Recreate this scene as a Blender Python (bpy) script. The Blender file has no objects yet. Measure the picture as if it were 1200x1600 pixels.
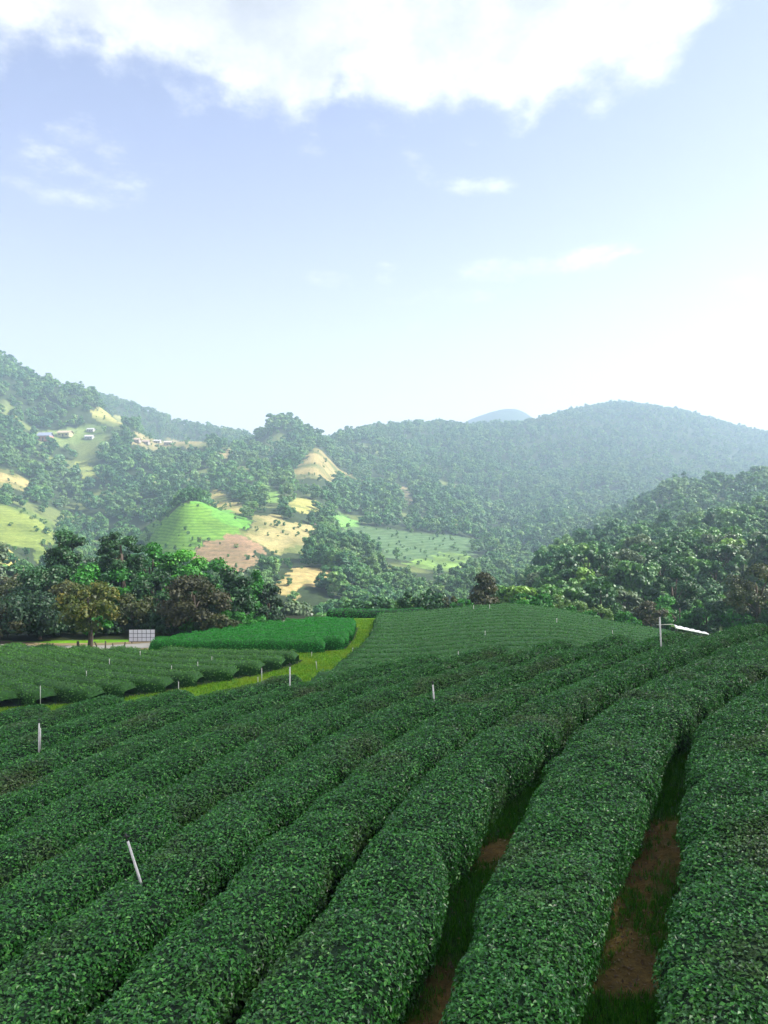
import bpy, math
import numpy as np
R = math.radians
rng = np.random.default_rng(7)
scene = bpy.context.scene
COL = scene.collection
F = 1156.0            # focal length in photo pixels (1200 x 1600)

# ------------------------------------------------------------------ helpers
_T = np.random.default_rng(3).random((256, 256))
def vnoise(x, y, f=1.0, ox=0.0):
    x = np.asarray(x, float) * f + 71.3 + ox; y = np.asarray(y, float) * f + 38.7 + ox * 1.7
    xi = np.floor(x).astype(int); yi = np.floor(y).astype(int)
    fx = x - xi; fy = y - yi
    fx = fx * fx * (3 - 2 * fx); fy = fy * fy * (3 - 2 * fy)
    a = _T[xi & 255, yi & 255]; b = _T[(xi + 1) & 255, yi & 255]
    c = _T[xi & 255, (yi + 1) & 255]; d = _T[(xi + 1) & 255, (yi + 1) & 255]
    return ((a * (1 - fx) + b * fx) * (1 - fy) + (c * (1 - fx) + d * fx) * fy) * 2 - 1
def fbm(x, y, f=1.0, o=4, ox=0.0):
    s = 0; a = 1; t = 0
    for i in range(o):
        s = s + a * vnoise(x, y, f, ox + i * 13.1); t += a; a *= .5; f *= 2.03
    return s / t
def sstep(a, b, x):
    t = np.clip((np.asarray(x, float) - a) / (b - a), 0, 1); return t * t * (3 - 2 * t)

def tag(o, label=None, cat=None, group=None, kind=None):
    if label: o['label'] = label
    if cat: o['category'] = cat
    if group: o['group'] = group
    if kind: o['kind'] = kind
    return o
def mesh_np(name, V, Fc, smooth=False, mat=None, tint=None, sizes=None):
    """V (n,3); Fc (m,k) faces all of one size, or flat index list with sizes"""
    me = bpy.data.meshes.new(name)
    V = np.ascontiguousarray(V, dtype=np.float32)
    me.vertices.add(len(V)); me.vertices.foreach_set('co', V.ravel())
    if sizes is None:
        Fc = np.asarray(Fc, dtype=np.int32); k = Fc.shape[1]
        sizes = np.full(len(Fc), k, dtype=np.int32); flat = Fc.ravel()
    else:
        sizes = np.asarray(sizes, dtype=np.int32); flat = np.asarray(Fc, dtype=np.int32)
    starts = np.concatenate([[0], np.cumsum(sizes)[:-1]]).astype(np.int32)
    me.loops.add(len(flat)); me.loops.foreach_set('vertex_index', flat)
    me.polygons.add(len(sizes)); me.polygons.foreach_set('loop_start', starts)
    me.polygons.foreach_set('loop_total', sizes)
    if smooth is True:
        me.polygons.foreach_set('use_smooth', np.ones(len(sizes), dtype=bool))
    elif smooth is not False:
        me.polygons.foreach_set('use_smooth', np.asarray(smooth, dtype=bool))
    if tint is not None:
        a = me.attributes.new('tint', 'FLOAT', 'POINT')
        a.data.foreach_set('value', np.ascontiguousarray(tint, dtype=np.float32))
    me.update(calc_edges=True)
    if mat: me.materials.append(mat)
    return me
class MB:
    """collects polygons of any size; build() makes ONE mesh object"""
    def __init__(s): s.v = []; s.f = []
    def add(s, vs, fs):
        b = len(s.v); s.v += [tuple(map(float, p)) for p in vs]; s.f += [tuple(i + b for i in f) for f in fs]
    def box(s, c, d, rz=0.0, tx=0.0, bev=0.0):
        cx, cy, cz = c; hx, hy, hz = d[0] / 2, d[1] / 2, d[2] / 2
        vs = []
        for z in (-hz, hz):
            for x, y in ((-hx, -hy), (hx, -hy), (hx, hy), (-hx, hy)):
                yy = y * math.cos(tx) - z * math.sin(tx); zz = y * math.sin(tx) + z * math.cos(tx)
                vs.append((cx + x * math.cos(rz) - yy * math.sin(rz), cy + x * math.sin(rz) + yy * math.cos(rz), cz + zz))
        s.add(vs, [(0, 3, 2, 1), (4, 5, 6, 7), (0, 1, 5, 4), (1, 2, 6, 5), (2, 3, 7, 6), (3, 0, 4, 7)])
    def tube(s, pts, rad, n=8, cap=True):
        pts = [np.array(p, float) for p in pts]
        if not hasattr(rad, '__len__'): rad = [rad] * len(pts)
        rings = []
        for i, p in enumerate(pts):
            t = pts[min(i + 1, len(pts) - 1)] - pts[max(i - 1, 0)]; t /= max(np.linalg.norm(t), 1e-9)
            a = np.cross(t, (0, 1, .13)); a /= max(np.linalg.norm(a), 1e-9); b = np.cross(t, a)
            rings.append([p + rad[i] * (math.cos(2 * math.pi * k / n) * a + math.sin(2 * math.pi * k / n) * b) for k in range(n)])
        vs = [v for r in rings for v in r]; fs = []
        for i in range(len(pts) - 1):
            for k in range(n):
                fs.append((i * n + k, i * n + (k + 1) % n, (i + 1) * n + (k + 1) % n, (i + 1) * n + k))
        if cap:
            fs.append(tuple(range(n))[::-1]); fs.append(tuple((len(pts) - 1) * n + k for k in range(n)))
        s.add(vs, fs)
    def mesh(s, name, mat, smooth=False):
        me = bpy.data.meshes.new(name); me.from_pydata(s.v, [], s.f); me.update()
        me.polygons.foreach_set('use_smooth', np.full(len(me.polygons), smooth))
        if mat: me.materials.append(mat)
        return me
    def build(s, name, mat, parent=None, smooth=False, loc=(0, 0, 0)):
        return link(name, s.mesh(name, mat, smooth), parent, loc)
def link(name, me, parent=None, loc=(0, 0, 0)):
    o = bpy.data.objects.new(name, me); COL.objects.link(o); o.location = loc
    if parent: o.parent = parent
    return o
def empty(name, loc, rz=0.0):
    o = bpy.data.objects.new(name, None); COL.objects.link(o); o.location = loc; o.rotation_euler = (0, 0, rz)
    o.empty_display_size = .3
    return o

# ------------------------------------------------------------------ materials
def new_mat(name):
    m = bpy.data.materials.new(name); m.use_nodes = True
    nt = m.node_tree; nt.nodes.clear()
    out = nt.nodes.new('ShaderNodeOutputMaterial')
    return m, nt, out
def N(nt, typ, **kw):
    n = nt.nodes.new(typ)
    for k, v in kw.items():
        if k in n.inputs: n.inputs[k].default_value = v
        else: setattr(n, k, v)
    return n
def ramp(nt, stops):
    n = nt.nodes.new('ShaderNodeValToRGB'); e = n.color_ramp.elements
    while len(e) < len(stops): e.new(.5)
    for i, (p, c) in enumerate(stops):
        e[i].position = p; e[i].color = (*c, 1) if len(c) == 3 else c
    return n
def mixc(nt, a, b, f, mode='MIX'):
    n = nt.nodes.new('ShaderNodeMix'); n.data_type = 'RGBA'; n.blend_type = mode
    for sock, v in ((n.inputs[6], a), (n.inputs[7], b), (n.inputs[0], f)):
        if isinstance(v, (int, float)): sock.default_value = v
        elif isinstance(v, tuple): sock.default_value = (*v, 1)
        else: nt.links.new(v, sock)
    return n.outputs[2]
def math_n(nt, op, a, b=None, clamp=False):
    n = nt.nodes.new('ShaderNodeMath'); n.operation = op; n.use_clamp = clamp
    for i, v in enumerate((a, b)):
        if v is None: continue
        if isinstance(v, (int, float)): n.inputs[i].default_value = v
        else: nt.links.new(v, n.inputs[i])
    return n.outputs[0]
def leaf_mat(name, stops, src='tint', patch=None, rough=.42, trans=.25, pscale=.5, spec=.5, attrmix=.0):
    """stops: colours over a per-leaf 'tint' value or per-tree random; patch: (colour, lo, hi) broad patches in world space"""
    m, nt, out = new_mat(name); L = nt.links
    if src == 'tint':
        at = N(nt, 'ShaderNodeAttribute', attribute_name='tint'); fac = at.outputs['Fac']
    else:
        oi = N(nt, 'ShaderNodeObjectInfo'); at = N(nt, 'ShaderNodeAttribute', attribute_name='tint')
        a = math_n(nt, 'MULTIPLY', oi.outputs['Random'], 1 - attrmix)
        b = math_n(nt, 'MULTIPLY', at.outputs['Fac'], attrmix); fac = math_n(nt, 'ADD', a, b)
    rp = ramp(nt, stops); L.new(fac, rp.inputs[0]); c = rp.outputs[0]
    if patch:
        geo = N(nt, 'ShaderNodeNewGeometry')
        no = N(nt, 'ShaderNodeTexNoise', Scale=pscale, Detail=3.0); L.new(geo.outputs['Position'], no.inputs['Vector'])
        mr = N(nt, 'ShaderNodeMapRange'); L.new(no.outputs[0], mr.inputs[0])
        mr.inputs[1].default_value = patch[1]; mr.inputs[2].default_value = patch[2]; mr.inputs[4].default_value = patch[3]
        c = mixc(nt, c, patch[0], mr.outputs[0])
    p = N(nt, 'ShaderNodeBsdfPrincipled', Roughness=rough); L.new(c, p.inputs['Base Color'])
    p.inputs['Specular IOR Level'].default_value = spec
    if trans > 0:
        t = N(nt, 'ShaderNodeBsdfTranslucent'); L.new(mixc(nt, c, (1.0, 1.0, .35), 1.0, 'MULTIPLY'), t.inputs[0])
        ms = N(nt, 'ShaderNodeMixShader'); ms.inputs[0].default_value = trans
        L.new(p.outputs[0], ms.inputs[1]); L.new(t.outputs[0], ms.inputs[2]); L.new(ms.outputs[0], out.inputs[0])
    else: L.new(p.outputs[0], out.inputs[0])
    return m
def plain(name, col, rough=.6, metal=0.0, var=.15, scale=6.0, bump=0.0):
    m, nt, out = new_mat(name); L = nt.links
    tc = N(nt, 'ShaderNodeTexCoord'); no = N(nt, 'ShaderNodeTexNoise', Scale=scale, Detail=4.0); L.new(tc.outputs['Object'], no.inputs['Vector'])
    a = tuple(max(0, c * (1 - var)) for c in col); b = tuple(min(1, c * (1 + var)) for c in col)
    rp = ramp(nt, [(.3, a), (.7, b)]); L.new(no.outputs[0], rp.inputs[0])
    p = N(nt, 'ShaderNodeBsdfPrincipled', Roughness=rough, Metallic=metal); L.new(rp.outputs[0], p.inputs['Base Color'])
    if bump:
        bp = N(nt, 'ShaderNodeBump', Strength=bump); L.new(no.outputs[0], bp.inputs['Height']); L.new(bp.outputs[0], p.inputs['Normal'])
    L.new(p.outputs[0], out.inputs[0]); return m

# ------------------------------------------------------------------ terrain
COLS = {
 -300: [(40,-11.3),(60,-11.3),(90,-11.5),(130,-17),(230,-19),(330,-8),(420,10),(520,25),(700,110),(900,230),(1200,240),(2750,160)],
 0:   [(40,-11.3),(60,-11.3),(90,-11.8),(130,-17),(230,'905'),(290,'848'),(310,'853'),(330,'845'),(420,'788'),(450,'793'),(520,'765'),(700,'665'),(900,'572'),(1100,165),(1500,150),(2750,90)],
 60:  [(40,-11.3),(60,-11.3),(90,-12),(150,-24),(230,'925'),(300,'882'),(345,'840'),(410,'806'),(460,'818'),(560,'772'),(750,'680'),(900,'604'),(1100,130),(1500,130),(2750,80)],
 120: [(40,-11.3),(60,-11.3),(90,-12),(150,-28),(250,'930'),(330,'890'),(420,'865'),(520,'830'),(700,'722'),(880,'620'),(1000,120),(1300,'622'),(1600,150),(2750,80)],
 200: [(40,-11.3),(60,-11.3),(90,-12),(150,-30),(260,'930'),(350,'898'),(450,'850'),(600,'775'),(850,'664'),(1000,88),(1300,'640'),(1600,120),(2750,80)],
 250: [(40,-11.3),(60,-11.3),(90,-12),(150,-30),(250,'925'),(300,'892'),(350,'842'),(378,'812'),(405,'824'),(480,'810'),(700,'727'),(830,'688'),(1000,70),(1300,'648'),(1600,110),(2750,70)],
 295: [(40,-11.3),(60,-11.3),(90,-12),(150,-30),(240,'930'),(290,'890'),(335,'832'),(375,'779'),(395,'792'),(450,'800'),(650,'740'),(800,'695'),(1000,58),(1300,'660'),(1600,110),(2750,60)],
 380: [(40,-11.3),(60,-11.3),(90,-12.2),(150,-31),(240,'930'),(280,'890'),(330,'845'),(370,'816'),(410,'800'),(460,'790'),(600,'747'),(780,'702'),(900,68),(1300,'684'),(1600,90),(2750,60)],
 440: [(40,-11.3),(60,-11.3),(85,-12),(150,-32),(230,'950'),(260,'905'),(285,'888'),(305,'884'),(340,'855'),(400,'812'),(450,'792'),(600,'752'),(750,'715'),(900,'662'),(1000,85),(1300,70),(2750,60)],
 490: [(40,-11.3),(60,-11.3),(85,-12),(150,-34),(230,'950'),(265,'905'),(285,'888'),(310,'882'),(380,'838'),(420,'820'),(600,'748'),(720,'705'),(880,'682'),(1000,66),(1250,'692'),(1500,80),(2750,60)],
 540: [(40,-11.3),(60,-11.3),(84,-12),(150,-34),(240,'945'),(270,'912'),(300,'890'),(360,'865'),(420,'858'),(500,'825'),(570,'803'),(650,'773'),(850,'720'),(1150,'684'),(1450,90),(2750,60)],
 620: [(40,-11.3),(60,-11.4),(80,-11.8),(90,-12.5),(150,-34),(220,-42),(300,'930'),(380,'882'),(430,'868'),(520,'832'),(580,'812'),(700,'777'),(900,'725'),(1250,'668'),(1550,110),(2750,60)],
 700: [(40,-11.3),(60,-11.2),(80,-11.4),(90,-12.4),(150,-33),(220,-43),(300,'930'),(400,'890'),(450,'875'),(540,'838'),(600,'822'),(750,'777'),(950,'722'),(1350,'664'),(1650,120),(2400,'676'),(2750,60)],
 800: [(40,-11.3),(60,-11.0),(80,-10.9),(90,-12.2),(150,-30),(210,-36),(280,-34),(400,-38),(500,'875'),(620,'850'),(750,'812'),(1000,'738'),(1400,'660'),(1700,150),(2400,'644'),(2750,100)],
 860: [(40,-11.3),(60,-11.0),(80,-11.3),(90,-12.6),(120,-20),(170,'920'),(220,'900'),(280,'880'),(340,-33),(480,-45),(560,'852'),(700,'822'),(1000,'748'),(1500,'652'),(1800,160),(2400,'676'),(2750,100)],
 950: [(40,-11.6),(60,-11.6),(80,-12.5),(90,-14),(120,-20),(150,'925'),(200,'893'),(290,'850'),(360,-26),(420,-16),(520,'830'),(600,-17),(750,-5),(1100,'722'),(1560,'634'),(1900,170),(2750,100)],
 1050:[(40,-12),(60,-12.2),(75,-13.1),(90,-15),(120,-20),(150,'920'),(200,'890'),(300,'838'),(360,-14),(440,'800'),(520,'776'),(650,-5),(800,0),(1100,'728'),(1600,'646'),(1900,170),(2750,100)],
 1200:[(40,-12.5),(60,-13.5),(75,-14.5),(90,-15.5),(120,-20),(150,'915'),(200,'882'),(300,'812'),(360,-6),(440,'785'),(540,'755'),(700,10),(850,15),(1150,'738'),(1600,'683'),(1900,150),(2750,90)],
 1500:[(40,-12.5),(60,-13.5),(75,-14.5),(90,-15.5),(120,-19),(150,-18),(200,-12),(300,8),(360,4),(440,18),(540,32),(700,20),(850,25),(1150,90),(1600,150),(1900,130),(2750,80)],
}
def pchip(x, y, xn):
    h = np.diff(x); dl = np.diff(y) / h; d = np.zeros_like(y)
    for i in range(1, len(x) - 1):
        if dl[i - 1] * dl[i] > 0:
            w1 = 2 * h[i] + h[i - 1]; w2 = h[i] + 2 * h[i - 1]
            d[i] = (w1 + w2) / (w1 / dl[i - 1] + w2 / dl[i])
    d[0] = dl[0]; d[-1] = dl[-1]
    k = np.clip(np.searchsorted(x, xn) - 1, 0, len(x) - 2); t = (xn - x[k]) / h[k]; t = np.clip(t, 0, 1)
    return ((1 + 2 * t) * (1 - t) ** 2 * y[k] + t * (1 - t) ** 2 * h[k] * d[k] + t * t * (3 - 2 * t) * y[k + 1] + t * t * (t - 1) * h[k] * d[k + 1])
LD = np.linspace(math.log(40), math.log(2750), 420)
UC = np.linspace(-.8, .8, 321)
_pxs = np.array(sorted(COLS)); _us = (_pxs - 600) / F
_prof = []
for px in _pxs:
    pts = [(math.log(d), z if not isinstance(z, str) else (800 - float(z)) / F * d) for d, z in COLS[px]]
    _prof.append(pchip(np.array([p[0] for p in pts]), np.array([p[1] for p in pts], float), LD))
_prof = np.array(_prof)
TAB = np.array([pchip(_us, _prof[:, j], UC) for j in range(len(LD))]).T
_k = np.exp(-np.linspace(-2, 2, 7) ** 2); _k /= _k.sum()
TAB = np.array([np.convolve(np.pad(TAB[:, j], 3, 'edge'), _k, 'valid') for j in range(len(LD))]).T

def edge_y(x): return 22.5 + 1.9 * sstep(-5, 4, x) - .7 * sstep(5, 12, x)
def H(x, y):
    x = np.asarray(x, float); y = np.asarray(y, float)
    u = np.clip(x / np.maximum(y, 20), UC[0], UC[-1]); l = np.log(np.clip(y, 40, 2749))
    a = (u - UC[0]) / (UC[1] - UC[0]); b = (l - LD[0]) / (LD[1] - LD[0])
    i = np.clip(a.astype(int), 0, len(UC) - 2); j = np.clip(b.astype(int), 0, len(LD) - 2); a = a - i; b = b - j
    zt = (TAB[i, j] * (1 - a) + TAB[i + 1, j] * a) * (1 - b) + (TAB[i, j + 1] * (1 - a) + TAB[i + 1, j + 1] * a) * b
    amp = 5 * sstep(150, 420, y) + 13 * sstep(560, 1000, y) * (1 - .6 * sstep(1250, 1500, y))
    rid = 1 - 2 * np.abs(fbm(x, y * .8, 1 / 210., 3, 5.0))
    zt = zt + amp * (.6 * fbm(x, y, 1 / 110., 4) + .75 * (rid - .55)) + .6 * sstep(120, 200, y) * fbm(x, y, 1 / 18., 2)
    xc = np.clip(x, -30, 24)
    za = -5.72 + .1 * xc + .02 * fbm(x, y, .8, 2)
    ye = edge_y(x)
    t = sstep(0, 1, (y - ye - .9) / (37.5 - ye - .9))
    return za * (1 - t) + zt * t
def at(px, py, dmin=41.0, dmax=2500.0, n=3000):
    """where the line of sight through a photo pixel meets the ground"""
    d = np.exp(np.linspace(math.log(dmin), math.log(dmax), n)); u = (px - 600) / F; s = (800 - py) / F
    h = H(u * d, d) - s * d
    k = np.argmax(h >= 0)
    if h[k] < 0: k = int(np.argmax(h / d))
    return np.array([u * d[k], d[k], H(u * d[k], d[k])])
def inpoly(x, y, P):
    P = np.asarray(P, float); r = np.zeros(np.shape(x), bool); n = len(P); j = n - 1
    for i in range(n):
        xi, yi = P[i]; xj, yj = P[j]
        c = ((yi > y) != (yj > y)) & (x < (xj - xi) * (y - yi) / (yj - yi + 1e-12) + xi); r ^= c; j = i
    return r

# patches of open land on the hills: outline, colour, row stripe strength
PATCH = [
 ('mound', [(-60,792),(0,788),(50,798),(97,826),(88,852),(64,884),(42,855),(0,840),(-60,838)], (.25,.31,.07), .3, 300),
 ('pale',  [(-40,850),(0,846),(25,866),(50,893),(46,912),(0,908),(-40,905)], (.50,.46,.15), .15, 200),
 ('pyramid',[(213,838),(250,806),(295,786),(335,800),(382,832),(350,838),(316,842),(303,858),(290,880),(225,880)], (.17,.34,.045), .8, 280),
 ('soil',  [(318,843),(375,833),(397,846),(413,866),(396,886),(365,894),(330,886),(300,862)], (.36,.23,.15), .35, 250),
 ('tan',   [(385,816),(400,800),(440,810),(490,825),(512,832),(470,850),(440,868),(416,862),(397,842)], (.38,.33,.15), .15, 300),
 ('low',   [(437,897),(470,886),(512,893),(553,910),(512,913),(470,920),(450,944),(436,932)], (.46,.36,.16), .25, 220),
 ('meadow',[(522,822),(560,820),(610,826),(660,832),(700,836),(752,846),(772,862),(705,868),(640,880),(600,872),(590,852),(560,842),(530,832)], (.11,.19,.085), .8, 400),
 ('light', [(628,886),(660,871),(700,863),(747,870),(722,886),(670,897)], (.26,.44,.10), .2, 380),
 ('lip',   [(519,804),(548,804),(562,820),(524,824)], (.20,.42,.10), .2, 480),
 ('spur',  [(448,748),(478,716),(492,698),(502,704),(526,730),(556,746),(520,757),(470,752)], (.36,.29,.13), .2, 600),
 ('cap',   [(318,772),(340,764),(368,784),(395,795),(385,806),(350,800),(330,788)], (.40,.34,.13), .2, 380),
 ('slope', [(300,786),(335,790),(380,808),(385,830),(345,815)], (.16,.42,.06), .4, 300),
 ('notch', [(410,753),(435,768),(442,786),(414,782)], (.24,.42,.09), .2, 450),
 ('bench', [(444,778),(490,780),(506,796),(462,802)], (.40,.38,.12), .2, 420),
 ('glade', [(112,724),(136,718),(164,750),(130,748)], (.32,.36,.10), .2, 560),
 ('scar',  [(-30,728),(18,735),(52,756),(30,768),(-30,766)], (.46,.36,.15), .3, 500),
 ('brow',  [(138,641),(180,645),(208,662),(172,668),(145,656)], (.38,.36,.12), .2, 700),
 ('saddle',[(343,699),(366,704),(361,720),(344,713)], (.46,.36,.18), .1, 600),
 ('track', [(603,754),(635,760),(648,788),(636,787),(624,770)], (.46,.36,.22), .1, 600),
 ('nook',  [(372,733),(402,742),(396,752),(374,742)], (.17,.42,.10), .1, 500),
 ('yards', [(55,676),(160,664),(164,690),(60,694)], (.22,.30,.10), .0, 600),
 ('lane',  [(205,682),(300,686),(345,700),(300,700),(210,696)], (.34,.29,.15), .1, 600),
]
for p in PATCH: pass
PW = []
for nm, poly, col, st, dm in PATCH:
    P = []
    for i in range(len(poly)):
        a, b = np.array(poly[i], float), np.array(poly[(i + 1) % len(poly)], float)
        for t in (0, .5): P.append(at(*(a + (b - a) * t), dmin=dm)[:2])
    PW.append((np.array(P), col, st))

# mid fields (world outlines on the valley shoulder)
B_POLY = [(-24,42.4),(-22.1,42.6),(-20.1,43.1),(-17,43.7),(-15.8,45),(-14,46.2),(-11.4,48.7),(-8.8,51),(-6.6,54.4),(-6.0,56.2),(-7,57),(-10,57.4),(-18.5,57.4),(-24,58),(-34,60),(-44,62),(-44,44)]
D_POLY = [(-18.8,58.6),(-15.3,59.2),(-10.2,59.4),(-5.1,59.6),(-3.1,61.0),(-2.6,66.5),(-2.5,74.6),(-7.7,73.4),(-12.1,69.4),(-16.3,63.2),(-19.0,59.6)]
C_POLY = [(-5.2,46.5),(-3.6,50.5),(-2.2,58),(-1.3,66),(-.9,80.6),(4,81.5),(14,82),(22,81.6),(30,78.5),(36,75),(38,58),(30,44),(10,40.5),(0,42)]
ROAD = [(-42,63.8),(-34,62.2),(-28.3,61.0),(-24,61.2),(-20.6,62.2),(-16,66),(-13,72),(-11,80)]

def build_ground():
    ys = np.concatenate([np.linspace(-40, 0, 24, endpoint=False), np.linspace(0, 42, 230, endpoint=False), np.exp(np.linspace(math.log(42), math.log(2740), 640))])
    us = np.concatenate([np.linspace(-1.6, -.62, 60, endpoint=False), np.linspace(-.62, .62, 900), np.linspace(.62, 1.6, 61)[1:]])
    Y = np.sqrt(np.maximum(ys, 0) ** 2 + 12 ** 2)
    X = us[None, :] * Y[:, None]; YY = np.repeat(ys[:, None], len(us), 1)
    Z = H(X, YY)
    n = len(us); m = len(ys)
    ii = np.arange(m - 1)[:, None] * n + np.arange(n - 1)[None, :]
    Fc = np.stack([ii, ii + 1, ii + n + 1, ii + n], -1).reshape(-1, 4)
    x = X.ravel(); y = YY.ravel(); z = Z.ravel()
    C = np.zeros((len(x), 4), np.float32); C[:, 3] = 0
    n1 = fbm(x, y, 1 / 9., 3)[:, None]; n2 = fbm(x, y, 1 / 60., 3, 4)[:, None]
    C[:, :3] = np.array([.035, .06, .022]) * (1 + .35 * n1)          # wooded slopes: leaf litter, undergrowth
    g = (y > 84) & (y < 5000)
    op = np.clip((fbm(x, y, 1 / 45., 3, 17)[:, None] - .30) * 8, 0, 1) * ((y > 330) & (y < 950) & (x < .1 * y))[:, None]
    C[:, :3] = C[:, :3] * (1 - op) + np.array([.15, .19, .06]) * (1 + .3 * n1) * op
    # valley shoulder: mown grass
    mid = (y <= 96)
    gr = np.array([.13, .33, .012]) * (1 + .35 * fbm(x, y, 1.3, 3)[:, None]) + np.array([.07, .05, .0]) * np.clip(fbm(x, y, .35, 3, 9)[:, None] + .15, 0, 1)
    C[mid, :3] = gr[mid]
    gv = inpoly(x, y, [(-60, 66), (-30, 65), (-22, 66), (-14.5, 64), (-9, 71), (-5, 76), (-4, 100), (-60, 110)]) & mid
    C[gv, :3] = (np.array([.028, .04, .014]) * (1 + .5 * fbm(x, y, .6, 3)[:, None]))[gv]
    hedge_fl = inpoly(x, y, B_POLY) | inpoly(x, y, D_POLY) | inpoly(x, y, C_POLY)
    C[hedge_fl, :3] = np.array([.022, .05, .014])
    near = y < edge_y(x) + .1
    sd = np.clip(fbm(x, y, .9, 4, 2) * 2.2 - .02 + .45 * fbm(x, y, 7., 3, 5), 0, 1)[:, None]
    nc = np.array([.016, .07, .006]) * (1 - sd) + np.array([.16, .105, .032]) * sd
    nc *= (1 + .3 * fbm(x, y, 6., 2)[:, None])
    C[near, :3] = nc[near]
    far = y > 150
    for P, col, st in PW:
        lo = P.min(0); hi = P.max(0)
        w = far & (x > lo[0]) & (x < hi[0]) & (y > lo[1]) & (y < hi[1])
        idx = np.where(w)[0]; jx = x[idx] + 7 * fbm(x[idx], y[idx], .06, 4) + 2.5 * vnoise(x[idx], y[idx], .3); jy = y[idx] + 12 * fbm(x[idx], y[idx], .06, 4, 8)
        k = idx[inpoly(jx, jy, P)]
        mg = np.clip(fbm(x[k], y[k], 1 / 24., 4, 3) * 1.7 + .24, 0, .8)[:, None] * (.35 if st > .3 else 1)
        bc = np.array(col) * (1 - mg) + np.array([.07, .12, .03]) * mg
        C[k, :3] = bc * (1 + .22 * fbm(x[k], y[k], 1 / 7., 3)[:, None] + .12 * n2[k]); C[k, 3] = st
    me = mesh_np('ground', np.stack([x, y, z], 1), Fc, True)
    a = me.color_attributes.new('cover', 'FLOAT_COLOR', 'POINT'); a.data.foreach_set('color', np.clip(C, 0, 1).ravel())
    m_, nt, out = new_mat('ground_cover'); L = nt.links
    at_ = N(nt, 'ShaderNodeAttribute', attribute_name='cover'); geo = N(nt, 'ShaderNodeNewGeometry')
    sx = N(nt, 'ShaderNodeSeparateXYZ'); L.new(geo.outputs['Position'], sx.inputs[0])
    n3 = N(nt, 'ShaderNodeTexNoise', Scale=.5, Detail=5.0, Roughness=.65); L.new(geo.outputs['Position'], n3.inputs['Vector'])
    n4 = N(nt, 'ShaderNodeTexNoise', Scale=9.0, Detail=5.0, Roughness=.7); L.new(geo.outputs['Position'], n4.inputs['Vector'])
    r3 = ramp(nt, [(.32, (.62, .66, .6)), (.68, (1.3, 1.25, 1.2))]); L.new(n3.outputs[0], r3.inputs[0])
    r4 = ramp(nt, [(.3, (.6, .6, .6)), (.7, (1.35, 1.35, 1.35))]); L.new(n4.outputs[0], r4.inputs[0])
    n5 = N(nt, 'ShaderNodeTexVoronoi', Scale=26.0); L.new(geo.outputs['Position'], n5.inputs['Vector'])
    r5 = ramp(nt, [(.05, (1.25, 1.2, 1.15)), (.5, (.7, .7, .7))]); L.new(n5.outputs['Distance'], r5.inputs[0])
    c = mixc(nt, at_.outputs['Color'], r3.outputs[0], 1.0, 'MULTIPLY'); c = mixc(nt, c, r5.outputs[0], .6, 'MULTIPLY'); c = mixc(nt, c, r4.outputs[0], 1.0, 'MULTIPLY')
    # planted contour rows: bands of equal height, wobbling a little
    nz = N(nt, 'ShaderNodeTexNoise', Scale=.05, Detail=2.0); L.new(geo.outputs['Position'], nz.inputs['Vector'])
    zz = math_n(nt, 'ADD', sx.outputs[2], math_n(nt, 'MULTIPLY', nz.outputs[0], 3.0))
    wv = math_n(nt, 'SINE', math_n(nt, 'MULTIPLY', zz, 4.6)); wv = math_n(nt, 'MULTIPLY_ADD', wv, .5); 
    nt.nodes[-1].inputs[2].default_value = .5
    k = math_n(nt, 'MULTIPLY', math_n(nt, 'POWER', wv, 1.5), at_.outputs['Alpha'])
    c = mixc(nt, c, mixc(nt, c, (.42, .62, .45), 1.0, 'MULTIPLY'), k)
    p = N(nt, 'ShaderNodeBsdfPrincipled', Roughness=.9); L.new(c, p.inputs['Base Color']); p.inputs['Specular IOR Level'].default_value = .2
    bp = N(nt, 'ShaderNodeBump', Strength=.5, Distance=.06); L.new(n4.outputs[0], bp.inputs['Height']); L.new(bp.outputs[0], p.inputs['Normal'])
    L.new(p.outputs[0], out.inputs[0]); me.materials.append(m_)
    tag(link('ground', me), 'hilly ground from the tea garden across the valley to the mountains', 'ground', kind='structure')
build_ground()

def strip(name, pts, w, lift, mat, label, cat):
    pts = np.array(pts, float); t = np.linspace(0, len(pts) - 1, 120)
    P = np.stack([pchip(np.arange(len(pts)).astype(float), pts[:, k], t) for k in (0, 1)], 1)
    T = np.gradient(P, axis=0); T /= np.linalg.norm(T, axis=1)[:, None]; Nn = np.stack([-T[:, 1], T[:, 0]], 1)
    V = []; q = np.linspace(-1, 1, 7)
    for s in q: 
        XY = P + Nn * (w / 2 * s); V.append(np.column_stack([XY, H(XY[:, 0], XY[:, 1]) + lift]))
    V = np.array(V).transpose(1, 0, 2).reshape(-1, 3); n = 7
    ii = np.arange(119)[:, None] * n + np.arange(6)[None, :]
    Fc = np.stack([ii, ii + n, ii + n + 1, ii + 1], -1).reshape(-1, 4)
    return tag(link(name, mesh_np(name, V, Fc, True, mat)), label, cat, kind='structure')
strip('verge', np.array(ROAD) + np.array([0, .4]), 4.6, .03, plain('dry_verge', (.22, .17, .085), .95, 0, .3, 1.2), 'dry grass verge along the lane below the dark trees', 'verge')
strip('road', ROAD, 2.4, .06, plain('worn_lane', (.30, .29, .26), .9, 0, .12, .9), 'pale lane running past the trees beside the left field', 'road')

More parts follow.
